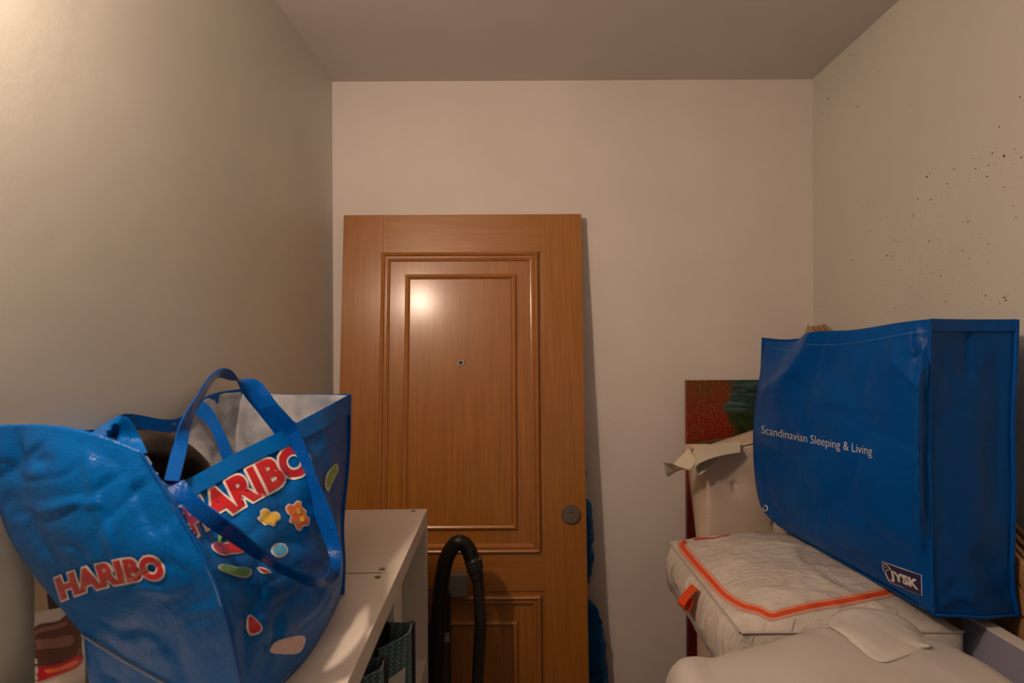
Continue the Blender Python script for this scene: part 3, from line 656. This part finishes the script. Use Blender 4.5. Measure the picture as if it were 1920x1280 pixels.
# ------------------------------------------------------------------ vacuum hose, standing in front of the door
vac = empty('vacuum_hose', (-.17, 1.6, 0)); tag(vac, 'black corrugated vacuum hose with rigid tube arching in front of the oak door', 'hose'); kv = Keep(vac)
YH = 1.60
kv(tube('corrugated_hose', [Vector((-.10, 1.62, .022)), Vector((-.19, 1.58, .022)), Vector((-.238, 1.58, .12)), at(814, 1400, YH), at(816, 1280, YH), at(820, 1191, YH), at(824, 1132, YH), at(829, 1085, YH), at(838, 1044, YH), at(858, 1016, YH), at(876, 1026, YH), at(886, 1050, YH)], 0.0205, M_hose, None, 680, 20, 0.0017))
def rc(t): return 0.0215 if t < .12 else (0.0245 if t < .62 else 0.0205)
cf = kv(tube('cuff', [at(884, 1043, YH), at(888, 1055, YH), at(892, 1070, YH), at(895, 1084, YH)], rc, M_tube, None, 30, 20))
kv(box('release_button', at(896, 1050, YH - .012) - Vector((.002, .004, .012)), at(903, 1050, YH - .012) + Vector((.002, .004, .010)), M_tube, None, .002))
bm = bmesh.new(); bmesh.ops.create_uvsphere(bm, u_segments=12, v_segments=8, radius=0.004, matrix=Matrix.Translation(at(900, 1048, YH - .018))); kv(from_bm('rivet', bm, None, [M_steel], True))
kv(tube('wand', [at(894, 1078, YH), at(897, 1097, YH), at(900, 1144, YH), at(901, 1179, YH), at(899, 1214, YH), at(896, 1280, YH), at(893, 1400, YH), Vector((-.115, YH, .01))], lambda t: 0.0165 if t < .28 else 0.0178, M_tube, None, 80, 24))

# narrow dotted bag behind the hose
sb = empty('dotted_sack', (-.24, 1.67, 0)); tag(sb, 'slim black bag with red dotted strip and grey mesh hidden behind the hose', 'bag'); ks = Keep(sb)
def px(u, v, Y=1.66): return at(u, v, Y)
zt = px(820, 1101).z
bm = bmesh.new()
bm_box(bm, (px(770, 1200).x, 1.66, 0), (px(843, 1200).x, 1.705, zt - .02), 0.012); ks(from_bm('body', bm, None, [M_black]))
ks(box('red_dotted_panel', (px(778, 1200).x, 1.655, px(800, 1168).z), (px(812, 1200).x, 1.662, zt), M_reddot, None, .001))
ks(box('mesh_panel', (px(824, 1200).x, 1.655, .05), (px(841, 1200).x, 1.6605, px(840, 1200).z), M_greydot, None, .001))
ks(box('white_tag', (px(834, 1200).x, 1.652, px(840, 1201).z), (px(843, 1200).x, 1.6545, px(840, 1184).z), M_inside, None, .0005))

# ------------------------------------------------------------------ blue plastic sack between door and wall
pb = [(1108, 925, 10), (1114, 950, 30), (1112, 985, 36), (1106, 1020, 42), (1104, 1050, 46), (1102, 1090, 38), (1098, 1112, 30), (1104, 1140, 48), (1112, 1180, 56), (1116, 1225, 56), (1114, 1290, 62), (1112, 1380, 70), (1112, 1500, 76), (1112, 1610, 74)]
bm = bmesh.new(); rows = []; NB = 150; SB = 40
cps = []
for (u, v, hw) in pb:
    c = at(u - 22, v, 1.905); r_ = max(0.004, (hw - 12) / F * 1.9 / 1.0)
    cps.append(Vector((c.x, c.z, r_)))
for k in range(NB + 1):
    q = cr1(cps, k / NB); row = []
    for s in range(SB + 1):
        a = 2 * PI * s / SB; p = Vector((q.x + math.cos(a) * q.z, 1.915 + math.sin(a) * min(0.036, q.z * 0.75), max(q.y, .004)))
        d = ridged(Vector((p.x, p.y, p.z * 0.8)), 24, 2) ** 3 * 0.006 + noise.noise(Vector((math.cos(a), math.sin(a), p.z * 18)) * 1.3) * 0.004
        row.append(p + Vector((math.cos(a), math.sin(a) * .5, 0)) * (d - .003))
    rows.append(row)
grid_faces(bm, rows); bmesh.ops.remove_doubles(bm, verts=bm.verts, dist=1e-5); bmesh.ops.holes_fill(bm, edges=[e for e in bm.edges if e.is_boundary], sides=0)
bmesh.ops.recalc_face_normals(bm, faces=bm.faces)
tag(from_bm('plastic_sack', bm, None, [M_poly]), 'crumpled blue plastic sack squeezed between the oak door and the wall', 'sack')

# ------------------------------------------------------------------ right side: canvas, mattress
cv0 = at(1287.5, 713, 1.93)
cv = box('canvas_painting', (0, 0, 0), (0.38, 0.022, cv0.z), M_paint, None, 0.001); cv.location = (cv0.x, 1.93, 0)
tag(cv, 'tall canvas painting of red autumn trees by a teal lake against the back wall', 'painting')
mt = empty('mattress', (.70, 1.7, 0)); tag(mt, 'cream tufted foam mattress with webbing strap standing behind the blue bedding bag', 'mattress'); km = Keep(mt)
fl, fr_ = at(1325, 866, 1.64), at(1325, 1100, 1.64); zt = at(1345, 836, 1.64).z
MX = .90
def zfront(x):
    a0 = at(1340, 849, 1.645); a1 = at(1412, 834, 1.645); return a0.z + (a1.z - a0.z) * min(1.3, (x - a0.x) / (a1.x - a0.x)) + .003 - .02 * max(0, 1 - (x - fl.x) / .02) ** 2
tuft = [at(1380, 912, 1.64), at(1380, 1062, 1.64), at(1530, 912, 1.64), at(1455, 985, 1.64)]
bm = bmesh.new(); rows = []
for j in range(71):
    row = []
    for i in range(71):
        x = fl.x + (MX - fl.x) * i / 70; zq = zfront(x); z = zq - zq * (j / 70) ** 1.6
        y = 1.64
        for t_ in tuft:
            d = math.hypot(x - t_.x, z - t_.z); y += 0.014 * math.exp(-(d / .007) ** 2) + 0.013 * math.exp(-(d / .035) ** 1.1)
        e = min((x - fl.x) / .018, (zq - z) / .018, 1); y += .012 * (1 - math.sqrt(max(0, 1 - (1 - e) ** 2)))
        row.append(Vector((x, y, z)))
    rows.append(row)
grid_faces(bm, rows); bmesh.ops.recalc_face_normals(bm, faces=bm.faces)
km(from_bm('cover_front', bm, None, [M_matt]))
def ZT0(x, y):
    f = (y - 1.645) / .195; a0 = at(1340, 849, 1.645); a1 = at(1412, 834, 1.645); b0 = at(1298, 848, 1.84); b1 = at(1412, 813, 1.84)
    zf = a0.z + (a1.z - a0.z) * min(1.3, (x - a0.x) / (a1.x - a0.x)); zb = b0.z + (b1.z - b0.z) * min(1.3, (x - b0.x) / (b1.x - b0.x)); return zf + (zb - zf) * f
bl = at(1288, 878, 1.86); bb = at(1316, 1010, 1.74); bf = Vector((fl.x, 1.70, 0))
def side_row(z, j):
    t = min(1, (zt - z) / (zt - bb.z)); yb = bl.y + (1.74 - bl.y) * t if z > bb.z else 1.74 - .03 * (bb.z - z); return yb
bm = bmesh.new(); rows = []
for j in range(41):
    z = zt - .03 - (zt - .03) * j / 40; yb = side_row(z, j); b_ = .006 * math.sin(j / 40 * PI)
    ring = [(fl.x + .001, 1.652), (fl.x - .004 - b_, 1.68), (fl.x - .004 - b_, (1.68 + yb) / 2), (fl.x, yb), (MX, yb), (MX, 1.652)]
    if j == 0: TOPR = [Vector((x, y, z)) for x, y in ring]; rows.append([Vector((p.x, p.y, ZT0(p.x, p.y))) for p in TOPR])
    rows.append([Vector((x, y, z)) for x, y in ring])
grid_faces(bm, rows)
top = [v.co.copy() for v in bm.verts][:6]
bm.faces.new([bm.verts.new(p) for p in top]); bmesh.ops.recalc_face_normals(bm, faces=bm.faces)
km(from_bm('foam_core', bm, None, [M_cream]))
def ztop(x, y):
    f = (y - 1.645) / .195; a0 = at(1340, 849, 1.645); a1 = at(1412, 834, 1.645); b0 = at(1298, 848, 1.84); b1 = at(1412, 813, 1.84)
    zf = a0.z + (a1.z - a0.z) * min(1.3, (x - a0.x) / (a1.x - a0.x)); zb = b0.z + (b1.z - b0.z) * min(1.3, (x - b0.x) / (b1.x - b0.x)); return zf + (zb - zf) * f
bm = bmesh.new(); grid_faces(bm, [[Vector((fl.x - .002 + (MX - fl.x + .002) * i / 20, 1.642 + (bl.y - 1.642) * j / 10, ztop(fl.x + (MX - fl.x) * i / 20, 1.642 + (bl.y - 1.642) * j / 10) + .004)) for i in range(21)] for j in range(11)])
o = km(from_bm('top_flap', bm, None, [M_cream])); solidify(o, .004, 0, 1)
tag(mt, None)
km(ribbon('strap', [at(1247, 866, 1.60), at(1256, 878, 1.60), at(1266, 884, 1.60), at(1279, 874, 1.60), at(1298, 852, 1.62)], [at(1247, 866, 1.60) - at(1245, 864, 1.66)] + [at(1263, 872, 1.59) - at(1255, 880, 1.63)] + [at(1278, 876, 1.58) - at(1266, 884, 1.63)] + [at(1290, 872, 1.60) - at(1276, 866, 1.63)] + [at(1300, 856, 1.61) - at(1293, 845, 1.63)], M_strap, None, 60, .002))
km(ribbon('strap', [at(1388, 838, 1.625), at(1350, 843, 1.62), at(1312, 852, 1.61), at(1300, 868, 1.60), at(1309, 882, 1.60), at(1320, 872, 1.61), at(1345, 852, 1.63)], [at(1388, 842, 1.62) - at(1388, 832, 1.64)] * 1 + [at(1350, 847, 1.60) - at(1350, 836, 1.65)] + [at(1312, 857, 1.59) - at(1306, 845, 1.65)] + [at(1302, 870, 1.59) - at(1297, 864, 1.62)] + [at(1309, 885, 1.59) - at(1309, 877, 1.61)] + [at(1322, 876, 1.60) - at(1318, 866, 1.62)] + [at(1345, 857, 1.625) - at(1345, 847, 1.635)], M_strap, None, 80, .002))

# ------------------------------------------------------------------ supports under the bedding (hidden)
tag(box('cardboard_box', (.575, 1.12, 0), (.86, 1.55, .825), M_card, None, .003), 'plain cardboard box under the zipped white quilt bag', 'box')
tag(box('storage_chest', (.28, .50, 0), (.69, .88, .74), M_lam, None, .003), 'low white chest under the white plastic bundle in the foreground', 'chest')

# ------------------------------------------------------------------ zipped quilt bag
qb = empty('quilt_bag', (.65, 1.34, .83)); tag(qb, 'white translucent quilt bag with orange zip and tab lying under the blue bedding bag', 'bag'); kq = Keep(qb)
qx0, qx1, qy0, qy1 = at(1392, 1185, 1.085).x - .003, .872, 1.085, 1.60
qz = at(1392, 1185, 1.085).z + .0
def qtop(a, b):
    x = qx0 + (qx1 - qx0) * a; y = qy0 + (qy1 - qy0) * b
    e = min(1, min(a, 1 - a) / .42) ; f = min(1, min(b, 1 - b) / .42); s = (1 - (1 - e) ** 2.2) * (1 - (1 - f) ** 2.4)
    p = Vector((x, y, qz + .060 * s ** .7))
    p.z += (ridged(p, 9, 3) ** 4 * .006 + noise.noise(p * 22) * .003) * min(1, s * 3); return p
def qside(a, h, side):
    # h 0 top .. 1 bottom
    zz = qz - .125 * h; bul = .022 * math.sin(min(1, h) * PI) ** .6 * min(1, 7 * min(a, 1 - a)) if 0 < h < 1 else 0
    if side == 0: p = Vector((qx0 - bul, qy0 + (qy1 - qy0) * a, zz))
    elif side == 1: p = Vector((qx0 + (qx1 - qx0) * a, qy0 - bul * .4, zz))
    elif side == 2: p = Vector((qx1 + bul, qy0 + (qy1 - qy0) * a, zz))
    else: p = Vector((qx0 + (qx1 - qx0) * a, qy1 + bul * .5, zz))
    if 0 < h < 1 and 0 < a < 1:
        wr_ = (ridged(Vector((p.x * 2, p.y * 2, p.z * .6)), 16, side) ** 3 * .007 + ridged(p, 30, 9) ** 3 * .003) * min(1, 6 * h * (1 - h)); d = [(-1, 0), (0, -1), (1, 0), (0, 1)][side]
        p += Vector((d[0], d[1], 0)) * wr_ * (.4 if side in (1, 3) else 1)
    return p
n_ = 56
topr = [[qtop(i / n_, j / n_) for i in range(n_ + 1)] for j in range(n_ + 1)]
sr_ = [[[qside(i / n_, h / 16, s) for i in range(n_ + 1)] for h in range(17)] for s in range(4)]
def qbot(a, b):
    s = math.sin(a * PI) * math.sin(b * PI); return Vector((qx0 + (qx1 - qx0) * a, qy0 + (qy1 - qy0) * b, qz - .125 - .03 * s ** .25 if s > 1e-6 else qz - .125))
botr = [[qbot(i / 20, j / 20) for i in range(21)] for j in range(21)]
bm = bmesh.new(); grid_faces(bm, topr)
for s in range(4): grid_faces(bm, sr_[s])
grid_faces(bm, botr); bmesh.ops.remove_doubles(bm, verts=bm.verts, dist=.0008); bmesh.ops.recalc_face_normals(bm, faces=bm.faces)
kq(from_bm('body', bm, None, [M_quilt]))
BQ = bvh_rows(topr, *sr_[:3])
kq(tube('edge_piping', [topr[j][0] + Vector((-.002, 0, 0)) for j in range(0, n_ + 1, 4)], .0026, M_whitebag, None, 60, 8))
kq(tube('edge_piping', [topr[0][i] + Vector((0, -.002, 0)) for i in range(0, n_ + 1, 4)], .0026, M_pvc, None, 60, 8))
kq(tube('edge_piping', [sr_[0][16][j] + Vector((0, 0, 0)) for j in range(0, n_ + 1, 4)], .003, M_pvc, None, 60, 8))
ZP = [(1335, 1009), (1300, 1011), (1284, 1015), (1281, 1026), (1302, 1053), (1332, 1086), (1360, 1116), (1390, 1135), (1405, 1140), (1422, 1144), (1446, 1155), (1470, 1149), (1520, 1137), (1582, 1127), (1632, 1117), (1690, 1106)]
kq(line_decal('zip_tape', ZP, 19, BQ, .0012, M_zipnet, None, 110, lambda t: min(1, .08 + max(0, t - .05) * 9))); kq(line_decal('zip', ZP, 7, BQ, .0024, M_zip, None, 110, lambda t: min(1, .2 + t * 7)))
kq(line_decal('zip_far_run', [(1335, 1010), (1370, 1002), (1410, 994), (1458, 984)], 1.6, BQ, .002, M_zip, None, 40))
kq(line_decal('stitch_line', [(1490, 1160), (1482, 1185)], 2, BQ, .002, M_whitebag, None, 8))
kq(ribbon('pull_tab', [at(1302, 1099, 1.30), at(1292, 1110, 1.29), at(1281, 1124, 1.275), at(1277, 1134, 1.27), at(1284, 1141, 1.275), at(1290, 1133, 1.285), at(1294, 1120, 1.29)], [at(1307, 1102, 1.29) - at(1301, 1098, 1.31)] * 7, M_zip, None, 50, .0015))

# ------------------------------------------------------------------ tall blue bedding bag
jb = empty('bedding_bag', (.85, 1.3, 1.05)); tag(jb, 'large royal blue nonwoven bedding bag with white slogan standing on the quilt bag', 'bag'); kj = Keep(jb)
p0, p1 = at(1743, 700, 1.05), at(1415, 800, 1.60)
def ly(u):
    k = (u - PU) / F; dx, dy = p1.x - p0.x, p1.y - p0.y; t = (k * p0.y - p0.x) / (dx - k * dy); return p0.y + t * dy
def jp(u, v, off=0.0): return at(u, v, ly(u) - off)
JF = [[(1434, 640, -.01), (1490, 640, -.01), (1516, 623, .02), (1600, 618, .02), (1690, 604, .01), (1743, 598, 0)],
      [(1425, 700, 0), (1468, 700, .03), (1530, 700, .02), (1610, 695, .03), (1700, 690, .03), (1742, 690, 0)],
      [(1413, 780, 0), (1455, 788, .03), (1530, 790, .045), (1610, 790, .045), (1705, 795, .035), (1741, 795, 0)],
      [(1414, 880, 0), (1460, 890, .03), (1530, 900, .05), (1615, 910, .05), (1706, 920, .035), (1743, 925, 0)],
      [(1427, 950, 0), (1468, 968, .02), (1540, 995, .04), (1620, 1020, .04), (1706, 1048, .02), (1745, 1060, 0)],
      [(1458, 985, 0), (1500, 1008, 0), (1560, 1041, 0), (1630, 1079, 0), (1700, 1118, 0), (1750, 1152, 0)]]
JFc = [[jp(*p) for p in r] for r in JF]
rv = [599, 690, 795, 925, 1080, 1153]; ru = [1905, 1902, 1897, 1899, 1896, 1915]
JGc = []
for k in range(6):
    a, b = JFc[k][5], at(ru[k], rv[k], 1.085); mpt = (a + b) / 2; mpt.y += [.012, .008, .0, -.004, -.006, -.008][k]
    JGc.append([a, a.lerp(mpt, .5) + Vector((0, .002, 0)), mpt, mpt.lerp(b, .5) + Vector((0, .002, 0)), b])
fr_top = at(1507, 634, 1.615)
JRc = [[JGc[k][4], JGc[k][4].lerp(Vector((.915, 1.45, JFc[k][0].z)), .5) + Vector((.02, 0, 0)), Vector((.915, 1.45, JFc[k][0].z)), Vector((.85, 1.61, JFc[k][0].z))] for k in range(6)]
for k in range(6):
    for q in JRc[k]: q.x = min(q.x, .978)
JEc = []
for k in range(6):
    a = JFc[k][0]
    if k == 0: a = at(1428, 633, 1.61)
    b = JRc[k][3]; JEc.append([b, b.lerp(a, .5) + Vector((0, .006, 0)), a])
JRc[0][3] = fr_top.copy(); JEc[0][0] = fr_top.copy()
jf = patch_pts(JFc, 96, 96, .0055, 5, 11, .10); jg = patch_pts(JGc, 40, 70, .004, 6, 12, .15); jr = patch_pts(JRc, 40, 40, .008, 6, 13); je = patch_pts(JEc, 24, 40, .004, 6, 14)
for pth, am, a1, a2 in (([(1416, 745), (1480, 750), (1560, 757), (1640, 768), (1720, 778)], .005, 5, 22), ([(1730, 660), (1722, 730), (1720, 830), (1722, 940), (1728, 1040)], .016, 7, 30), ([(1735, 700), (1734, 800), (1736, 900), (1738, 1000)], -.012, 6, 6),
    ([(1690, 612), (1672, 650), (1668, 690)], .007, 8, 12), ([(1710, 610), (1706, 640), (1716, 672)], .009, 7, 10), ([(1660, 680), (1690, 700), (1725, 735)], .007, 8, 16), ([(1475, 700), (1500, 740), (1515, 790), (1535, 850)], -.009, 14, 26), ([(1535, 670), (1570, 710), (1615, 765), (1660, 800)], -.007, 16, 24),
    ([(1500, 850), (1560, 930), (1600, 1000)], .005, 20, 30), ([(1600, 880), (1640, 960), (1700, 1020)], .005, 18, 30)): crease(jf, pth, am, a1, a2)
for pth, am, a1, a2 in (([(1812, 602), (1811, 660), (1815, 720)], -.010, 12, 8), ([(1825, 1035), (1860, 1085), (1897, 1130)], -.010, 8, 14), ([(1760, 1142), (1800, 1120), (1835, 1138)], .008, 8, 14), ([(1870, 640), (1872, 760), (1868, 900), (1875, 1000)], -.006, 18, 12), ([(1760, 900), (1800, 925), (1860, 935)], .004, 14, 20)): crease(jg, pth, am, a1, a2)
# sharp fold near the upper left corner of the front panel
fold = [(1516, 622), (1500, 655), (1478, 692), (1448, 716), (1417, 735)]
for row in jf:
    for i_, p in enumerate(row):
        d = p - CAM; a_ = d.x / d.y * F; b_ = -d.z / d.y * F; u = PU + cr * a_ + sr * b_; v = PV - sr * a_ + cr * b_
        best = 1e9
        for q in range(40):
            t = q / 39 * 4; i = min(3, int(t)); f = t - i; fx = fold[i][0] * (1 - f) + fold[i + 1][0] * f; fy = fold[i][1] * (1 - f) + fold[i + 1][1] * f
            dd = math.hypot(u - fx, v - fy)
            if dd < best: best = dd; sx = (u - fx) + (v - fy)
        k_ = .030 * math.exp(-(best / (26 if sx > 0 else 9)) ** 1.2)
        if i_ > 0: row[i_] = p - (p - CAM).normalized() * k_ * min(1, i_ / 6)
bm = bmesh.new()
grid_faces(bm, jf, True); grid_faces(bm, jg, True); grid_faces(bm, jr, True); grid_faces(bm, je, True)
base_j = [[JFc[5][0], JEc[5][0]], [JFc[5][5], JGc[5][4]]]
grid_faces(bm, patch_pts(base_j, 10, 10), True)
bmesh.ops.remove_doubles(bm, verts=bm.verts, dist=.001)
jbody = kj(from_bm('body', bm, None, [M_navybag])); solidify(jbody, .001, 0, -1)
BJ = bvh_rows(jf); BJG = bvh_rows(jg)
kj(tube('seam_piping', [jg[j][0] + Vector((0, -.002, 0)) for j in range(0, 71, 5)], .0028, M_navytrim, None, 80, 8))
kj(tube('seam_piping', [jg[j][40] + Vector((0, -.002, 0)) for j in range(0, 71, 5)], .0045, M_navytrim, None, 80, 8))
kj(tube('seam_piping', [jg[70][i] + Vector((0, -.002, -.0)) for i in range(0, 41, 5)], .0035, M_navytrim, None, 50, 8))
kj(ribbon('top_hem', [jg[0][i] + Vector((0, -.003, -.011)) for i in range(0, 41, 5)], [(0, .001, .0115)] * 9, M_navytrim, None, 40, .0022))
kj(ribbon('top_hem', [je[0][i] + Vector((0, -.001, -.011)) for i in range(0, 25, 4)], [(0, .001, .0115)] * 7, M_navytrim, None, 30, .0022))
Mst = mat('pale_stitch', (0.03, 0.14, 0.42), 0.5)
kj(line_decal('stitching', [(1446, 651), (1470, 656), (1500, 661)], 1.3, BJ, .0008, Mst, None, 30)); kj(line_decal('stitching', [(1512, 645), (1560, 646), (1620, 640), (1690, 627), (1738, 620)], 1.3, BJ, .0008, Mst, None, 60))
kj(decal_bm('slogan', text_px('Scandinavian Sleeping & Living', [(1428, 812), (1636, 854), (1636, 836), (1428, 796)], -0.008, 0.98), BJ, .0008, M_white, None, 9))
pl = [(1654.5, 1052), (1690, 1065.5), (1727, 1078), (1728.6, 1116), (1700, 1105), (1694, 1100), (1670, 1091), (1663, 1080), (1658, 1067)]
kj(poly_decal('logo_border', grow(pl, 1.5), BJ, .0006, M_white, None, 9, False)); kj(poly_decal('logo_plate', pl, BJ, .0011, M_navy, None, 9, False))
kj(decal_bm('logo_lettering', text_px('JYSK', [(1672, 1083), (1721, 1103), (1719, 1085.5), (1669, 1067)], 0.05, 1.0), BJ, .0018, M_white, None, 6))
kj(line_decal('goose_outline', [(1658, 1070), (1656.5, 1060), (1660, 1056), (1664, 1058), (1668, 1063), (1671, 1066), (1664, 1068), (1662, 1072), (1665, 1080), (1670, 1090)], 1.5, BJ, .0018, M_white, None, 60))
kj(poly_decal('goose_eye', [(1660, 1062), (1662, 1061), (1663, 1063), (1661, 1064)], BJ, .0018, M_white, None, 9, False))
kj(line_decal('recycling_mark', [(1433, 948), (1437, 947.5), (1439.5, 951), (1438, 956), (1434.5, 957)], 2.4, BJ, .0008, M_white, None, 24))
kj(line_decal('recycling_mark', [(1432, 951), (1431.5, 955), (1434, 958)], 2.0, BJ, .0008, M_white, None, 12))
kj(line_decal('small_print', [(1437, 963.5), (1452, 968.5)], 1.0, BJ, .0008, Mst, None, 16))

# ------------------------------------------------------------------ slat bundle along the right wall
sl = empty('slat_bundle', (1.0, 1.3, 1.0)); tag(sl, 'bundle of pale pine bed slats sloping down along the right wall behind the bedding bag', 'bed slats'); kl = Keep(sl)
dv = Vector((0, -.75, -.47)).normalized(); nv_ = Vector((0, -.47, .75)).normalized()
for k in range(12):
    c_, r_ = k % 4, k // 4
    top = Vector((.989 + c_ * .0152, 1.872 - .003 * c_, 1.632 - .003 * ((c_ * 2) % 3) - (.004 if c_ == 0 else 0))) - nv_ * (.047 * r_ + .02)
    bm = bmesh.new(); bm_box(bm, (-1.22, -.0048, -.0205), (0, .0048, .0205), .0014)
    mm = Matrix(((-dv.x, 1, nv_.x, top.x), (-dv.y, 0, nv_.y, top.y), (-dv.z, 0, nv_.z, top.z), (0, 0, 0, 1)))
    bm.transform(mm); bmesh.ops.recalc_face_normals(bm, faces=bm.faces); kl(from_bm('slat', bm, None, [M_slat]))
# white box panel in front of the slats
ob = empty('white_open_box', (.97, .87, 0)); tag(ob, 'white edged open box with lilac grey side at the right edge below the blue bag', 'box'); ko = Keep(ob)
rz = at(1805, 1152, 1.115).z
ko(box('side_board', (.902, .62, 0), (.927, 1.125, rz - .004), M_board, None, .001)); ko(box('rim', (.900, .62, rz - .004), (.9285, 1.127, rz), M_boardtop, None, .001))
ko(box('side_board', (1.035, .62, 0), (1.050, 1.125, rz - .25), M_board, None, .001)); ko(box('end_board', (.9275, .62, 0), (1.034, .64, rz - .02), M_board, None, .001)); ko(box('end_board', (.9275, 1.105, 0), (1.034, 1.125, rz - .25), M_board, None, .001)); ko(box('bottom_board', (.9275, .641, .0), (1.034, 1.104, .015), M_board, None))

# ------------------------------------------------------------------ white bundle in the foreground
wb = empty('white_bundle', (.47, .7, .74)); tag(wb, 'crumpled white plastic wrapped bundle with folded flap in the bottom right foreground', 'bundle'); kw = Keep(wb)
be = [at(1262, 1247, .86), at(1350, 1229, .885), at(1440, 1209, .90), at(1530, 1180, .92), at(1640, 1192, .94), at(1742, 1211, .95)]
def ro(pts, dy, z, dx=0): return [Vector((p.x + dx, p.y + dy, z if not callable(z) else z(p))) for p in pts]
inner = [Vector((.235, .74, 1.058)), Vector((.33, .76, 1.085)), Vector((.42, .76, 1.10)), Vector((.51, .77, 1.10)), Vector((.61, .79, 1.10)), Vector((.705, .82, 1.072))]
fro = [Vector((.24, .62, 1.045)), Vector((.33, .62, 1.08)), Vector((.42, .62, 1.09)), Vector((.51, .62, 1.09)), Vector((.61, .62, 1.08)), Vector((.70, .64, 1.05))]
fr2 = [Vector((.25, .50, .98)), Vector((.33, .48, 1.0)), Vector((.42, .48, 1.0)), Vector((.51, .48, 1.0)), Vector((.61, .48, 1.0)), Vector((.69, .50, .98))]
fr3 = [Vector((p.x, p.y + .01, .745)) for p in fr2]; bk2 = [Vector((p.x, p.y + .012, .95)) for p in be]; bk3 = [Vector((p.x, p.y - .02, .745)) for p in be]
Wc = [bk3, bk2, be, inner, fro, fr2, fr3]
Wc = [[Vector((r[0].x + .02, r[0].y, .745)), Vector((r[0].x - .012, r[0].y - .004, min(.95, r[0].z)))] + r + [Vector((r[5].x + .006, r[5].y - .004, min(.95, r[5].z))), Vector((r[5].x - .01, r[5].y, .745))] for r in Wc]
wr_rows = patch_pts(Wc, 96, 90, .004, 6, 21, .05)
bm = bmesh.new(); grid_faces(bm, wr_rows); bmesh.ops.recalc_face_normals(bm, faces=bm.faces)
kw(from_bm('body', bm, None, [M_whitebag]))
FL = [[(1552, 1168, .93), (1574, 1147, .945), (1622, 1140, .95), (1692, 1157, .955), (1746, 1207, .95)],
      [(1555, 1172, .89), (1585, 1180, .865), (1630, 1186, .85), (1688, 1192, .87), (1745, 1210, .92)],
      [(1558, 1176, .86), (1600, 1208, .81), (1648, 1241, .775), (1698, 1231, .80), (1743, 1214, .90)]]
BW0 = bvh_rows(wr_rows); FLc = C(FL); r2 = []
for (u, v, Y) in FL[2]:
    h = hit(BW0, u, v); r2.append(h[0] + h[1] * .001 if h and abs(h[0].y - Y) < .3 else at(u, v, Y))
r1 = []
for k_, (u, v, Y) in enumerate(FL[1]):
    v2 = v + 6; h = hit(BW0, u, v2); p = h[0] if h and h[0].y < 1.02 else at(u, v2, Y); r1.append(p + (CAM - p).normalized() * (.014 if 0 < k_ < 4 else .003) + Vector((0, 0, .004)))
FLc = [FLc[0], r1, r2]
fr_rows = patch_pts(FLc, 50, 30, .004, 10, 22)
M_flap = mat('white_flap', (0.60, 0.57, 0.52), 0.5, spec=0.35)
bm = bmesh.new(); grid_faces(bm, fr_rows, True); o = kw(from_bm('folded_flap', bm, None, [M_flap])); solidify(o, .0015, 0, 0)
BW = bvh_rows(wr_rows)
